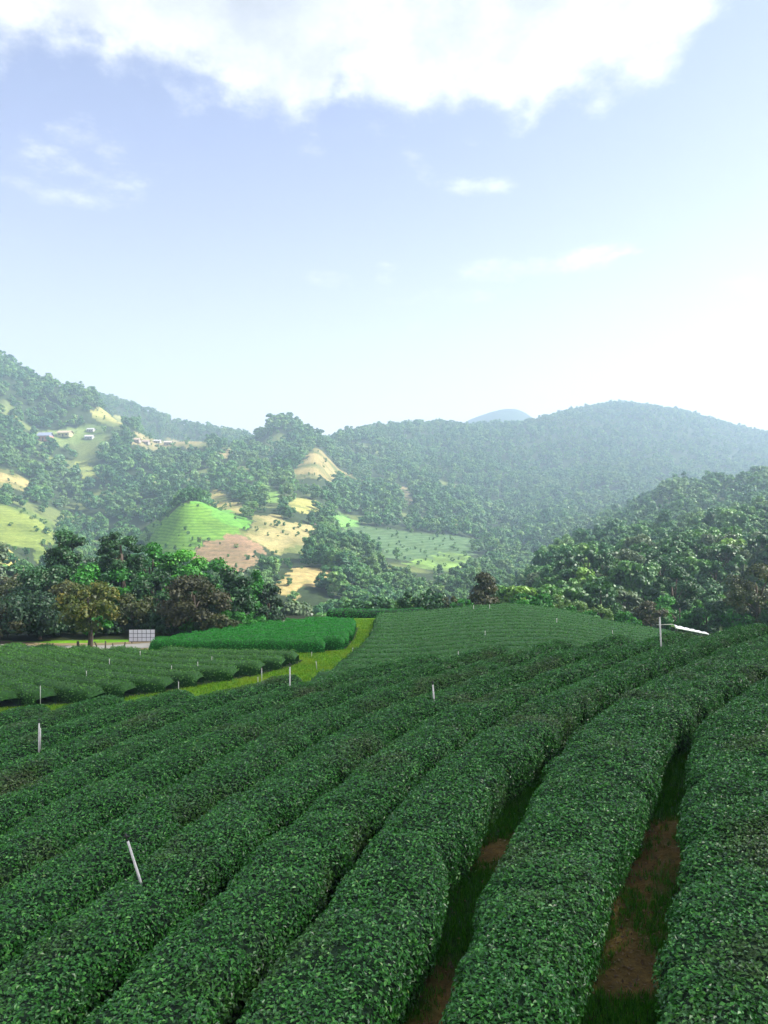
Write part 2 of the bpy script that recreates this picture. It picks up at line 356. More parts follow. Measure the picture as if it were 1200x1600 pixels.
# ------------------------------------------------------------------ tea hedges
def curve_resample(P, step):
    P = np.array(P, float); d = np.r_[0, np.cumsum(np.linalg.norm(np.diff(P, axis=0), axis=1))]
    s = np.arange(0, d[-1], step); return np.stack([np.interp(s, d, P[:, k]) for k in (0, 1)], 1)
ang = np.linspace(0, math.pi, 181)
def hedge(P, hw, h, mat_leaf, mat_core, dens, leaf, seed, ds=.15, nn=3.2, lump=.05, M=18, droop=.35, capw=.45, sn=1.0, capl=.8):
    """one hedge row: leafy skin of small folded leaves on a dark inner body.  P centreline, hw half width per point"""
    g = np.random.default_rng(seed); P = np.asarray(P); n = len(P); hw = np.broadcast_to(hw, (n,)).astype(float).copy()
    T = np.gradient(P, axis=0); T /= np.linalg.norm(T, axis=1)[:, None]; Nn = np.stack([-T[:, 1], T[:, 0]], 1)
    L = np.r_[0, np.cumsum(np.linalg.norm(np.diff(P, axis=0), axis=1))]; tot = L[-1]
    capr = np.minimum(np.minimum(L, tot - L) / (capl * hw.mean()), 1); cap = np.sqrt(np.clip(1 - (1 - capr) ** 2.2, .04, 1))
    def surf(s, a, off=0.0):
        i = np.clip(np.searchsorted(L, s) - 1, 0, n - 2); f = np.clip((s - L[i]) / (L[i + 1] - L[i]), 0, 1)[..., None]
        p = P[i] * (1 - f) + P[i + 1] * f; nr = Nn[i] * (1 - f) + Nn[i + 1] * f; w = hw[i] * (1 - f[..., 0]) + hw[i + 1] * f[..., 0]
        cp = cap[i] * (1 - f[..., 0]) + cap[i + 1] * f[..., 0]
        ca, sa = np.cos(a), np.sin(a); cx = np.sign(ca) * np.abs(ca) ** (2 / nn); cz = np.abs(sa) ** (2 / nn)
        side = w * (1 + sn * .10 * vnoise(p[..., 0] + 9 * np.sign(ca), p[..., 1], .7, seed % 50) + sn * .12 * vnoise(p[..., 0] + 5 * np.sign(ca), p[..., 1], 2.1, seed % 40) + sn * .05 * vnoise(p[..., 0] + 5 * np.sign(ca), p[..., 1], 5., seed % 30)) * (capw + (1 - capw) * cp)
        q = p + nr * (cx * side)[..., None]
        bump = lump * (1.1 * vnoise(q[..., 0], q[..., 1], 1.1, 3) + .8 * vnoise(q[..., 0], q[..., 1], 2.7, 6) + .5 * vnoise(q[..., 0], q[..., 1], 5.5, 2))
        z = H(q[..., 0], q[..., 1]); top = (h * (.5 + .5 * cp) + bump) * cz * (1 - .07 * cx ** 2) 
        tuck = 1 - .12 * (1 - cz) * (cz < .5)
        q = p + nr * (cx * side * tuck)[..., None]
        nx = np.sign(ca) * np.abs(cx) ** (nn - 1) / w; nz = cz ** (nn - 1) / h
        nv = np.stack([nr[..., 0] * nx, nr[..., 1] * nx, nz], -1); nv /= np.linalg.norm(nv, axis=-1)[..., None] + 1e-9
        V = np.stack([q[..., 0], q[..., 1], z + top], -1) + nv * np.asarray(off)[..., None] if np.ndim(off) else np.stack([q[..., 0], q[..., 1], z + top], -1) + nv * off
        return V, nv
    # body
    m = max(int(tot / ds), 6); S = np.linspace(0, tot, m)
    # even arc-length spacing across the section
    tq = np.linspace(0, 1, 160) ** 1.0
    q1 = np.arccos(tq ** (nn / 2)); q2 = np.arcsin(tq ** (nn / 2)); qa = np.unique(np.clip(np.r_[q1, q2, np.linspace(0, math.pi / 2, 60)], 0, math.pi / 2)); ang = np.unique(np.r_[qa, math.pi - qa])
    cx = np.sign(np.cos(ang)) * np.abs(np.cos(ang)) ** (2 / nn) * hw.mean(); cz = np.sin(ang) ** (2 / nn) * h
    al = np.r_[0, np.cumsum(np.hypot(np.diff(cx), np.diff(cz)))]; per = al[-1]
    A = np.interp(np.linspace(0, per, M), al, ang)
    SS, AA = np.meshgrid(S, A, indexing='ij'); V, nv = surf(SS, AA, -.035 - leaf * .25)
    V[:, 0, 2] -= .1; V[:, -1, 2] -= .1
    V = V.reshape(-1, 3); ii = np.arange(m - 1)[:, None] * M + np.arange(M - 1)[None, :]
    F1 = np.stack([ii, ii + M, ii + M + 1, ii + 1], -1).reshape(-1, 4)
    # leaves
    k = int(tot * per * dens); s = g.random(k) * tot; a = np.interp(g.random(k) * per, al, ang)
    keep = (np.sin(a) > .25) | (g.random(k) < .6); s, a = s[keep], a[keep]; k = len(s)
    c, nv2 = surf(s, a, (g.random(k) - .55) * (.05 + leaf * .5))
    up = np.array([0, 0, 1.0]); nl = nv2 * .75 + up * .35 + g.normal(0, droop, (k, 3)); nl /= np.linalg.norm(nl, axis=1)[:, None]
    d = np.cross(nl, g.normal(0, 1, (k, 3))); d /= np.linalg.norm(d, axis=1)[:, None]; w = np.cross(nl, d)
    ln = leaf * (.7 + .6 * g.random(k))[:, None]; wd = ln * .56
    b0 = c - d * ln * .5; b1 = c + d * ln * .5 - nl * ln * .12; l = c + w * wd * .5 + nl * ln * .09; r = c - w * wd * .5 + nl * ln * .09
    V2 = np.stack([b0, r, b1, l], 1).reshape(-1, 3); q = np.arange(k)[:, None] * 4
    F2 = np.concatenate([q + np.array([0, 1, 2]), q + np.array([0, 2, 3])]) + len(V)
    tint = np.r_[np.full(len(V), .1), np.repeat(np.clip(g.beta(2, 2.6, k), 0, 1), 4)]
    sizes = np.r_[np.full(len(F1), 4), np.full(len(F2), 3)]
    me = mesh_np('tea_hedge', np.concatenate([V, V2]), np.r_[F1.ravel(), F2.ravel()], np.r_[np.ones(len(F1), bool), np.zeros(len(F2), bool)], mat_leaf, tint, sizes)
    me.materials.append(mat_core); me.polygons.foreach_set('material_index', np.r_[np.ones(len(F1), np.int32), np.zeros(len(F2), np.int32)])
    return link('tea_hedge', me)
ORD = ['first', 'second', 'third', 'fourth', 'fifth', 'sixth', 'seventh', 'eighth', 'ninth', 'tenth', 'eleventh', 'twelfth', 'thirteenth', 'fourteenth', 'fifteenth', 'sixteenth', 'seventeenth', 'eighteenth', 'nineteenth', 'twentieth', 'twenty-first', 'twenty-second', 'twenty-third', 'twenty-fourth', 'twenty-fifth', 'twenty-sixth', 'twenty-seventh', 'twenty-eighth', 'twenty-ninth', 'thirtieth']

M_TEA = leaf_mat('tea_leaf', [(.0, (.008, .055, .006)), (.35, (.022, .150, .014)), (.68, (.055, .27, .030)), (.9, (.16, .45, .08)), (1., (.34, .52, .15))], patch=((.11, .085, .035), .54, .72, .5), rough=.34, trans=.15, pscale=.55, spec=.5)
M_COREB = plain('leafy_body', (.020, .085, .010), .95, 0, .3, 5)
M_CORED = plain('leafy_body_vivid', (.009, .11, .008), .95, 0, .2, 5)
M_CORE = plain('tea_inner_shade', (.006, .030, .007), .95, 0, .3, 5)  # near-black green puts the shade between leaves into the body colour
M_TEAB = leaf_mat('tea_leaf_lower', [(.0, (.024, .095, .008)), (.4, (.065, .22, .018)), (.75, (.10, .31, .028)), (1., (.18, .44, .05))], patch=((.06, .10, .02), .5, .7, .4), rough=.5, trans=.2, pscale=.3)
M_TEAC = leaf_mat('tea_leaf_crest', [(.0, (.014, .075, .010)), (.4, (.036, .18, .022)), (.75, (.062, .26, .034)), (1., (.13, .40, .05))], rough=.5, trans=.2)
M_TEAD = leaf_mat('tea_leaf_bright', [(.0, (.008, .12, .006)), (.4, (.014, .26, .010)), (.75, (.02, .34, .014)), (1., (.05, .45, .03))], rough=.55, trans=.25)

def rows_A():
    G2 = np.array([(-3.4, -4.0), (-2.0, 1.0), (-.95, 4.5), (-.1, 7.0), (.42, 8.6), (1.12, 10.8), (1.95, 12.6), (2.72, 14.2), (3.72, 16.), (5.4, 18.1), (7.7, 20.2), (10.4, 22.2), (14, 24.3), (19, 26.7), (26, 29.6)])
    t = np.linspace(0, len(G2) - 1, 400); P = np.stack([pchip(np.arange(len(G2)).astype(float), G2[:, k], t) for k in (0, 1)], 1)
    P = curve_resample(P, .2)
    for _ in range(40): P[1:-1] = .25 * P[:-2] + .5 * P[1:-1] + .25 * P[2:]
    T = np.gradient(P, axis=0); T /= np.linalg.norm(T, axis=1)[:, None]; Nn = np.stack([-T[:, 1], T[:, 0]], 1)
    # centre offset to the left of the second gap; half width
    rows = [(-9.6, .86), (-7.7, .86), (-5.75, .86), (-3.7, .93), (-1.4, .72), (.76, .74), (2.4, .69), (4.05, .70)] + [(5.75 + 1.66 * k, .72) for k in range(12)]
    nl = 0
    far_y = lambda x: edge_y(x)
    k = 0
    for off, w in rows:
        Q = P + Nn * (off * (1 - (.22 if off > 0 else 0) * sstep(14.5, 19.5, P[:, 1])))[:, None]
        if off == -1.4: Q = P + Nn * np.interp(P[:, 1], [6.7, 9], [-1.1, -1.36])[:, None]
        if off == -3.7: Q = P + Nn * np.interp(P[:, 1], [6.6, 9.4, 14, 17], [-3.33, -3.75, -3.88, -3.6])[:, None]
        # drop points where the offset curve folds over itself
        dQ = np.gradient(Q, axis=0); ok = (dQ * T).sum(1) > .02
        ok &= (Q[:, 1] < far_y(Q[:, 0]) + .5) & (Q[:, 1] > 2.6) & (Q[:, 0] > -17) & (Q[:, 0] < 24)
        idx = np.where(ok)[0]
        if len(idx) < 8: continue
        shrink = (1 - (.24 if off > 0 else 0) * sstep(14.5, 19.5, P[idx[0]:idx[-1] + 1, 1])); qx = Q[idx[0]:idx[-1] + 1, 0]
        Q = Q[idx[0]:idx[-1] + 1]; Q = curve_resample(Q, .2)
        vis = np.abs(Q[:, 0]) < .62 * Q[:, 1] + 4.0
        if vis.sum() < 6: continue
        a, b = np.where(vis)[0][[0, -1]]; Q = Q[max(a - 3, 0):b + 4]
        hwv = w * np.interp(Q[:, 0], np.sort(qx), shrink[np.argsort(qx)])
        if off == -1.4: hwv = np.interp(Q[:, 1], [6.7, 9, 12, 14.5, 18], [.60, .76, .90, .98, 1.02])
        if off == -3.7: hwv = w + .12 * sstep(14, 18, Q[:, 1])
        Q = Q + (np.stack([vnoise(Q[:, 0], Q[:, 1], .5, 3), vnoise(Q[:, 0], Q[:, 1], .5, 8)], 1)) * .07
        nearest = max(Q[:, 1].min(), 4.5); 
        dn = 1350 if nearest < 9 else 1000; lf = .055 if nearest < 9 else .062
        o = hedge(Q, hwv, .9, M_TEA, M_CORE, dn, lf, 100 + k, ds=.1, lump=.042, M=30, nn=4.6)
        o.name = 'tea_hedge'
        if off == -9.6: lb = 'outermost tea hedge beyond the right edge of the near field'
        elif off == -7.7: lb = 'second outermost tea hedge beyond the right edge of the near field'
        elif off == -5.75: lb = 'tea hedge at the far right edge of the near field, uphill corner of the frame'
        elif off == -3.7: lb = 'broad tea hedge right of the wide bare path, at the lower right corner'
        elif off == -1.4: lb = 'tea hedge between the two bare earth paths in the foreground'
        else: lb = '%s tea hedge left of the narrow bare path in the near field' % ORD[nl]
        tag(o, lb, 'tea hedge', 'tea hedges of the near field')
        if off > 0: nl += 1
        k += 1
rows_A()

def clip_rows(curves, poly, hw, h, mat, dens, leaf, seed0, labelf, group, ds=.35, lump=.07, M=12, mins=2.5, nn=7.0):
    k = 0
    for Q in curves:
        ins = inpoly(Q[:, 0], Q[:, 1], poly)
        if ins.sum() * .25 < mins: continue
        e = np.where(ins)[0]; Q2 = Q[e[0]:e[-1] + 1]
        o = hedge(Q2, hw, h, mat, M_CORED if mat is M_TEAD else M_COREB, dens, leaf, seed0 + k, ds=ds, lump=lump, M=M, nn=nn, droop=.45, capw=.9, sn=.35, capl=.4)
        tag(o, labelf(k), 'tea hedge', group); k += 1
    return k
# lower left field: rows fan down towards the grass strip
xs = np.arange(-44, -4, .25)
sl = -.10 - .75 * (1 - sstep(-26, -10, xs)); base = np.cumsum(sl) * .25; base -= np.interp(-20, xs, base)
clip_rows([np.stack([xs, base + y0], 1)[:] for y0 in np.arange(41.6, 66, 1.9)], B_POLY, .82, .9, M_TEAB, 62, .13, 300,
          lambda k: '%s tea hedge from the grass strip in the lower left field' % ORD[k], 'tea hedges of the lower left field', lump=.03)
# bright block
xs = np.arange(-20, -1, .25)
cur = []
for j, y0 in enumerate(np.arange(59.9, 75.5, 1.45)):
    cur.append(np.stack([xs, y0 + .02 * (xs + 10)], 1))
clip_rows(cur, D_POLY, .95, 1.12, M_TEAD, 120, .12, 400, lambda k: '%s vivid green hedge from the front of the bright block' % ORD[k], 'vivid green hedges of the bright block', lump=.09, mins=2, nn=7)
# crest field
xs = np.arange(-7, 40, .25)
cur = [np.stack([xs, y0 + .035 * (xs - 8) - .0052 * (xs - 12) ** 2], 1) for y0 in np.arange(42.2, 84, 1.95)]
clip_rows(cur, C_POLY, .79, .9, M_TEAC, 46, .14, 500, lambda k: '%s tea hedge from the front of the ribbed crest field' % ORD[k], 'tea hedges of the ribbed crest field', lump=.025)
cur = [np.stack([np.arange(-6.5, 5, .25), 84 + .0 * np.arange(-6.5, 5, .25)], 1)]
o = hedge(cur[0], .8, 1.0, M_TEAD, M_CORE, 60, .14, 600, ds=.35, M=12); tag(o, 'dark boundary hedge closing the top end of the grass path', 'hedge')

# ------------------------------------------------------------------ trees
def crown_mesh(name, g, rad, hgt, nclump, leaf, nleaf, mat, fill=.85, shape='round', tintr=(0, 1), core=True):
    """leafy crown centred on (0,0,0), radius rad, full height hgt"""
    C = []; RR = []
    for i in range(nclump):
        th = g.random() * 2 * math.pi; u = g.random() ** .5; v = g.uniform(-1, 1)
        if shape == 'round': w = math.sqrt(max(0, 1 - v * v)) * (.55 + .45 * u)
        elif shape == 'umbrella': w = (.35 + .65 * (v * .5 + .5)) * u ** .5 * (1.0 if v < .6 else .75)
        elif shape == 'cone': w = (.95 - .85 * (v * .5 + .5)) * u
        elif shape == 'column': w = .9 * (1 - .35 * abs(v)) * u
        r = rad * g.uniform(.24, .42) * (1.5 if nclump < 9 else 1.0) * (12 / max(nclump, 12)) ** .25
        C.append((w * (rad - r * .6) * math.cos(th), w * (rad - r * .6) * math.sin(th), v * (hgt / 2 - r * .5))); RR.append(r)
    C = np.array(C); RR = np.array(RR)
    k = g.choice(nclump, nleaf, p=RR ** 2 / (RR ** 2).sum())
    d = g.normal(0, 1, (nleaf, 3)); d /= np.linalg.norm(d, axis=1)[:, None]; d[:, 2] = np.where(d[:, 2] < -.35, -d[:, 2], d[:, 2])
    rr = RR[k] * (.72 + .42 * g.random(nleaf)); c = C[k] + d * rr[:, None] * np.array([1, 1, .8])
    nl = d + g.normal(0, .5, (nleaf, 3)) + np.array([0, 0, .25]); nl /= np.linalg.norm(nl, axis=1)[:, None]
    t = np.cross(nl, g.normal(0, 1, (nleaf, 3))); t /= np.linalg.norm(t, axis=1)[:, None]; w = np.cross(nl, t)
    ln = (leaf * (.6 + .8 * g.random(nleaf)))[:, None]
    V = np.stack([c - t * ln * .55, c - w * ln * .36, c + t * ln * .55 - nl * ln * .15, c + w * ln * .36], 1).reshape(-1, 3)
    q = np.arange(nleaf)[:, None] * 4; F1 = q + np.arange(4)
    cl = g.random(nclump)
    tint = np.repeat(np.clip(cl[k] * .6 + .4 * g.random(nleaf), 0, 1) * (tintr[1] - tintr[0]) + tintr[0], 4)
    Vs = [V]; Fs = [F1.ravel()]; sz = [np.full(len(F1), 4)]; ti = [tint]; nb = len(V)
    if core:                                                 # opaque filler in each clump, a lumpy sphere, tint darkened for inner shade
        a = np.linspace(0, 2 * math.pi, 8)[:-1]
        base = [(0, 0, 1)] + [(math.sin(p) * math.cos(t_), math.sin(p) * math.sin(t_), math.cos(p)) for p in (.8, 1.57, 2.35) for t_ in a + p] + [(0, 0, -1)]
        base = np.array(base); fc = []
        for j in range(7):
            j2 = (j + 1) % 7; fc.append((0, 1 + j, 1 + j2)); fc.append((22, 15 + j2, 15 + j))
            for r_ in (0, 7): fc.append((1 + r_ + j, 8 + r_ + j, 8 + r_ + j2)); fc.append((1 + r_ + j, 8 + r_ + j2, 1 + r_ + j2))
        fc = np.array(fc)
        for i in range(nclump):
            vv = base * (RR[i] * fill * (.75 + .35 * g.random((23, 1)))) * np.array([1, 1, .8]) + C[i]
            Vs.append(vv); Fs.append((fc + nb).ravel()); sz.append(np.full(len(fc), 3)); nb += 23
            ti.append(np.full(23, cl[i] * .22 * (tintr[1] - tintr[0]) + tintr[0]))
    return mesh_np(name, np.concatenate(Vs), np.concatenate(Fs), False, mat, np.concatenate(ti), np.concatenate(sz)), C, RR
def trunk_mb(g, h, r, C, zc, n=6):
    """tapered trunk from the ground with limbs into the crown clumps"""
    mb = MB(); lean = g.normal(0, .03 * h, 2)
    top = zc + .15 * h
    pts = [(0, 0, -.3)] + [(lean[0] * t + .02 * h * math.sin(5 * t), lean[1] * t, top * t) for t in (.02, .25, .5, .75, 1)]
    mb.tube(pts, [r * 1.5, r * 1.2, r * .95, r * .8, r * .6, r * .3], n)
    for j in g.choice(len(C), min(5, len(C)), replace=False):
        z0 = zc * g.uniform(.5, .9); t = z0 / top; s = np.array([lean[0] * t, lean[1] * t, z0]); e = C[j] + (0, 0, zc)
        mid = (s + e) / 2 + np.array([0, 0, .06 * h]); mb.tube([s, mid, e], [r * .5, r * .33, r * .12], 5)
    return mb
M_BARK = plain('bark', (.075, .058, .042), .95, 0, .35, 3.0, .4)
M_BARKP = plain('bark_pale', (.24, .20, .15), .95, 0, .3, 3.0, .4)

def crown_mat(name, cols, trans=.22, rough=.55):
    n = len(cols); return leaf_mat(name, [(i / (n - 1), c) for i, c in enumerate(cols)], rough=rough, trans=trans)
CM = dict(
 dark=crown_mat('leaves_dark', [(.008, .040, .008), (.018, .080, .018), (.035, .13, .03)]),
 bluish=crown_mat('leaves_bluish', [(.008, .030, .013), (.018, .060, .022), (.035, .10, .032)]),
 green=crown_mat('leaves_green', [(.010, .085, .006), (.026, .19, .012), (.06, .31, .022)]),
 bright=crown_mat('leaves_bright', [(.02, .12, .006), (.05, .26, .012), (.12, .42, .03)]),
 olive=crown_mat('leaves_olive', [(.03, .045, .012), (.06, .085, .018), (.12, .12, .03)]),
 rust=crown_mat('leaves_rust', [(.035, .07, .010), (.10, .14, .018), (.24, .20, .035)]),
 brown=crown_mat('leaves_brown', [(.024, .034, .010), (.055, .062, .020), (.10, .09, .035)]),
 pale=crown_mat('leaves_pale', [(.06, .13, .03), (.14, .25, .07), (.30, .42, .16)]),
)
def hero(px, top, d, hwpx, mat, label, group, shape='round', basez=None, crown_frac=.72, leaf=.26, seed=0, cat='tree', dens=1.0, kind_name='broadleaf_tree', stretch=1.0):
    g = np.random.default_rng(900 + seed); x = (px - 600) / F * d; zb = float(H(x, d)) if basez is None else basez
    zt = (800 - top) / F * d; h = zt - zb; rad = hwpx / F * d * 1.08; ch = h * crown_frac; zc = h - ch / 2
    ncl = int(14 + 8 * ch / rad); area = 4 * math.pi * rad * (ch / 2 + rad) / 2
    nl = int(min(14000, dens * area * 2.6 / leaf ** 2 * .75))
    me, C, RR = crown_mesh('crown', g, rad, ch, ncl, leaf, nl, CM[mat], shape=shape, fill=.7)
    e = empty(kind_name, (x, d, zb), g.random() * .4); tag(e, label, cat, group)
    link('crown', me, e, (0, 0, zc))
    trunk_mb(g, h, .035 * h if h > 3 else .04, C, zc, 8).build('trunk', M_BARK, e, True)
    return e
G1 = 'trees of the dark grove beside the lane'
GR = [
 (100, 830, 84, 36, 'dark', 'tall dark tree with a domed head, left of the two that top the grove', 'umbrella', .55),
 (190, 830, 82, 33, 'dark', 'tall dark tree with a narrow head, right of the two that top the grove', 'round', .62),
 (238, 852, 86, 36, 'green', 'fresh green round tree beside the right tall dark tree', 'round', .8),
 (72, 884, 80, 44, 'dark', 'broad dark tree under the left tall tree', 'round', .75),
 (152, 878, 80, 48, 'green', 'mid green spreading tree filling the gap between the two tall trees', 'round', .85),
 (112, 912, 72, 42, 'olive', 'olive tree peeping out behind the orange-tinged tree', 'round', .8),
 (140, 910, 60, 43, 'rust', 'yellow-orange tinged tree standing alone at the lane edge', 'round', .74),
 (62, 928, 66, 58, 'bluish', 'low broad blackish tree left of the orange-tinged tree', 'round', .85),
 (-2, 950, 64, 40, 'brown', 'brown leafed tree cut by the left edge of the photo', 'round', .85),
 (206, 926, 70, 30, 'olive', 'dull olive tree just above the white grid panel', 'round', .85),
 (288, 862, 88, 38, 'bright', 'feathery bright green bamboo-like tree right of the tall dark trees', 'round', .85),
 (325, 874, 84, 42, 'green', 'green tree below the bare brown hill field', 'round', .85),
 (256, 896, 78, 42, 'dark', 'dark green tree between the feathery tree and the grid panel', 'round', .85),
 (305, 902, 69, 50, 'brown', 'purplish brown twiggy tree behind the bright hedge block', 'round', .85),
 (352, 892, 75, 44, 'dark', 'dark tree with ragged top at the right half of the grove', 'round', .86),
 (376, 900, 79, 30, 'green', 'green tree with drooping leaves near the right end of the grove', 'round', .86),
 (402, 892, 83, 20, 'green', 'slim pointed green tree near the right end of the grove', 'cone', .9),
 (420, 914, 81, 22, 'bluish', 'blackish tree ending the grove on the right', 'round', .86),
 (180, 950, 74, 34, 'dark', 'low dark shrub-like tree under the right tall tree', 'round', .9),
 (255, 945, 73, 36, 'dark', 'low dark tree right of the grid panel', 'round', .92),
 (30, 905, 92, 34, 'olive', 'olive green tree behind the blackish tree at far left', 'round', .85),
 (215, 885, 90, 34, 'dark', 'dark tree behind the grove below the fresh green tree', 'round', .85),
 (120, 870, 92, 40, 'bluish', 'blackish tree at the back of the grove below the two tall heads', 'round', .85),
 (345, 960, 68, 26, 'olive', 'low olive bush at the back edge of the bright hedge block', 'round', .95),
]
for i, (px, top, d, hw, mt, lb, sh, cf) in enumerate(GR):
    hero(px, top, d, hw * 1.12, mt, lb, G1, sh, crown_frac=max(cf, .93) if cf > .76 else cf, seed=i, leaf=.24 if d < 72 else .27)
for i, (px, d) in enumerate([(12, 67), (45, 68), (80, 67.5), (115, 68.5), (150, 67.5), (184, 69), (262, 68.5), (292, 69.5), (232, 70)]):
    x_ = (px - 600) / F * d
    hero(px, 800 + (float(-H(x_, d)) - 1.7 - .5 * math.sin(i * 2.3)) / d * F, d, 27, ('dark', 'green', 'bluish')[i % 3], 'low leafy bush in the undergrowth below the dark grove', 'undergrowth bushes below the dark grove', 'round', crown_frac=.97, seed=120 + i, leaf=.2, cat='bush', kind_name='bush')
G2 = 'bushes and trees behind the crest field'
CR = [
 (646, 924, 88, 24, 'dark', 'dark green bush on the crest just right of the grass path', 'round', .95, 'bush'),
 (680, 934, 88, 14, 'dark', 'small dark bush right of the larger crest bush', 'round', .95, 'bush'),
 (702, 930, 92, 13, 'olive', 'small olive bush left of the brownish conical tree', 'round', .95, 'bush'),
 (757, 898, 96, 38, 'brown', 'dark brownish cone-shaped tree at the top of the crest field', 'cone', .92, 'tree'),
 (722, 936, 90, 16, 'green', 'little green bush at the foot of the brownish conical tree', 'round', .95, 'bush'),
 (818, 926, 90, 20, 'green', 'rounded green shrub first right of the brownish conical tree', 'round', .95, 'bush'),
 (846, 928, 90, 20, 'green', 'rounded green shrub second right of the brownish conical tree', 'round', .95, 'bush'),
 (874, 930, 94, 18, 'pale', 'pale glossy shrub behind the crest field, left of three', 'round', .95, 'bush'),
 (905, 938, 94, 18, 'pale', 'pale glossy shrub behind the crest field, middle of three', 'round', .95, 'bush'),
 (938, 946, 94, 18, 'pale', 'pale glossy shrub behind the crest field, right of three', 'round', .95, 'bush'),
 (890, 946, 86, 12, 'green', 'low green bush in front of the pale shrubs', 'round', .95, 'bush'),
 (922, 955, 86, 14, 'green', 'low green bush nearest the right slope of the crest field', 'round', .95, 'bush'),
 (1052, 886, 112, 40, 'dark', 'large dark tree behind the white plastic roof', 'round', .85, 'tree'),
 (1062, 930, 102, 40, 'green', 'wide green bush just above the white plastic roof', 'round', .9, 'tree'),
 (1016, 942, 100, 28, 'brown', 'dull brown bush left of the green bush by the plastic roof', 'round', .92, 'bush'),
 (980, 955, 96, 22, 'green', 'green bush at the right foot of the crest field', 'round', .95, 'bush'),
 (1185, 880, 96, 48, 'olive', 'large olive tree cut by the right edge of the photo', 'round', .9, 'tree'),
 (1135, 932, 106, 26, 'bluish', 'grey-green tree left of the large olive tree at right', 'round', .9, 'tree'),
 (1105, 945, 98, 24, 'dark', 'dark bush between the plastic roof and the right edge', 'round', .95, 'bush'),
 (1155, 948, 98, 28, 'green', 'green bush under the large olive tree at right', 'round', .95, 'bush'),
 (1225, 930, 90, 34, 'dark', 'dark bush at the extreme right edge', 'round', .95, 'bush'),
]
for i, (px, top, d, hw, mt, lb, sh, cf, ct) in enumerate(CR):
    hero(px, top, d, hw, mt, lb, G2, sh, crown_frac=cf, seed=60 + i, leaf=.28, cat=ct, kind_name='bush' if ct == 'bush' else 'broadleaf_tree')

for i, (px, d) in enumerate([(330, 68.5), (362, 71.5), (392, 74), (418, 76), (350, 73), (405, 78)]):
    hero(px, 800 + (float(-H((px - 600) / F * d, d)) - 1.5 - .5 * math.sin(i * 2.3)) / d * F, d, 24 if i < 8 else 30, ('dark', 'green', 'green', 'bluish')[i % 4], 'low leafy bush along the back edge of the bright hedge block', 'bushes along the back of the bright block', 'round', crown_frac=.97, seed=90 + i, leaf=.2, cat='bush', kind_name='bush')
# ---- forest
FOR_STOPS = [(0, (.014, .075, .026)), (.3, (.034, .150, .042)), (.55, (.075, .22, .050)), (.75, (.14, .30, .075)), (.88, (.20, .38, .07)), (.96, (.18, .18, .07)), (1, (.26, .32, .18))]
M_FOR = leaf_mat('forest_leaves', FOR_STOPS, src='obj', rough=.5, trans=.22, attrmix=.4, patch=((.17, .27, .08), .50, .66, .6), pscale=.022)
def far_tree(g, nleaf, leaf, ncl, shape, mat, trunk=True, rad=3.6, h=8.0, cf=.78):
    ch = h * cf; zc = h - ch / 2
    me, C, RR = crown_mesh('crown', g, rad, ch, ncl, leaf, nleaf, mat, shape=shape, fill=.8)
    return me, zc, C
def forest_points():
    pts = []
    g = np.random.default_rng(21); n = 190000
    d = np.exp(g.uniform(math.log(98), math.log(1720), n)); u = g.uniform(-.86, .86, n)
    # area weight: uniform in (u, ln d) has density ~1/d^2, thin it to the wanted trees per square metre
    per = n / (1.72 * math.log(1720 / 98)) / d ** 2
    want = 1 / (26 + 28 * sstep(300, 600, d) + 20 * sstep(700, 1500, d))
    keep = g.random(n) < want / per
    d, u = d[keep], u[keep]; x = u * d; z = H(x, d)
    # hidden ground (behind ridges) gets no trees, with a margin
    dd = np.exp(np.linspace(math.log(95), math.log(1750), 420)); uu = np.linspace(-.88, .88, 300)
    S = H(uu[:, None] * dd[None, :], np.repeat(dd[None, :], 300, 0)) / dd[None, :]; RM = np.maximum.accumulate(S, 1)
    iu = np.clip(((u + .88) / 1.76 * 299).astype(int), 0, 299); idd = np.clip(np.searchsorted(dd, d) - 1, 0, 419)
    vis = (z + 16) / d > RM[iu, idd]
    x, y, z, u = x[vis], d[vis], z[vis], u[vis]
    ok = np.ones(len(x), bool); sparse = np.zeros(len(x), bool)
    for P, col, st in PW:
        inn = inpoly(x, y, P); sparse |= inn
    top = 800 - (z + 7.5 * 1.0) / y * F; tpx = 600 + u * F
    for nm, poly, col, st, dm in PATCH:
        yy_ = at(*np.mean(poly, 0), dmin=dm)[1]
        sparse |= inpoly(tpx, top, poly) & (y < yy_) & (y > yy_ * .6)
    small = sparse & (g.random(len(x)) < .30)
    openish = (fbm(x, y, 1 / 45., 3, 17) > .31) & (u < .1)
    ok &= ~(sparse & ~small & (g.random(len(x)) > .07)) & ~(openish & (y > 330) & (y < 950) & (g.random(len(x)) < .85))
    ok &= ~((y < 120) & (u < -.12))
    ok &= ~((y < 108) & (u > -.12) & (u < .9))
    x, y, z, sparse, small = x[ok], y[ok], z[ok], sparse[ok], small[ok]
    sc = g.uniform(.6, 1.4, len(x)) * (1 - .45 * sparse) * (.84 + .34 * sstep(330, 600, y) - .22 * sstep(850, 1300, y))
    sc = np.where(small, g.uniform(.13, .34, len(x)), sc)
    clump = fbm(x, y, 1 / 30., 2, 33); sc *= 1 + .25 * clump
    return x, y, z, sc
fx, fy, fz, fs = forest_points()
g = np.random.default_rng(5)
print('forest trees', len(fx))
shapes = ['round', 'umbrella', 'round', 'column', 'umbrella', 'round']
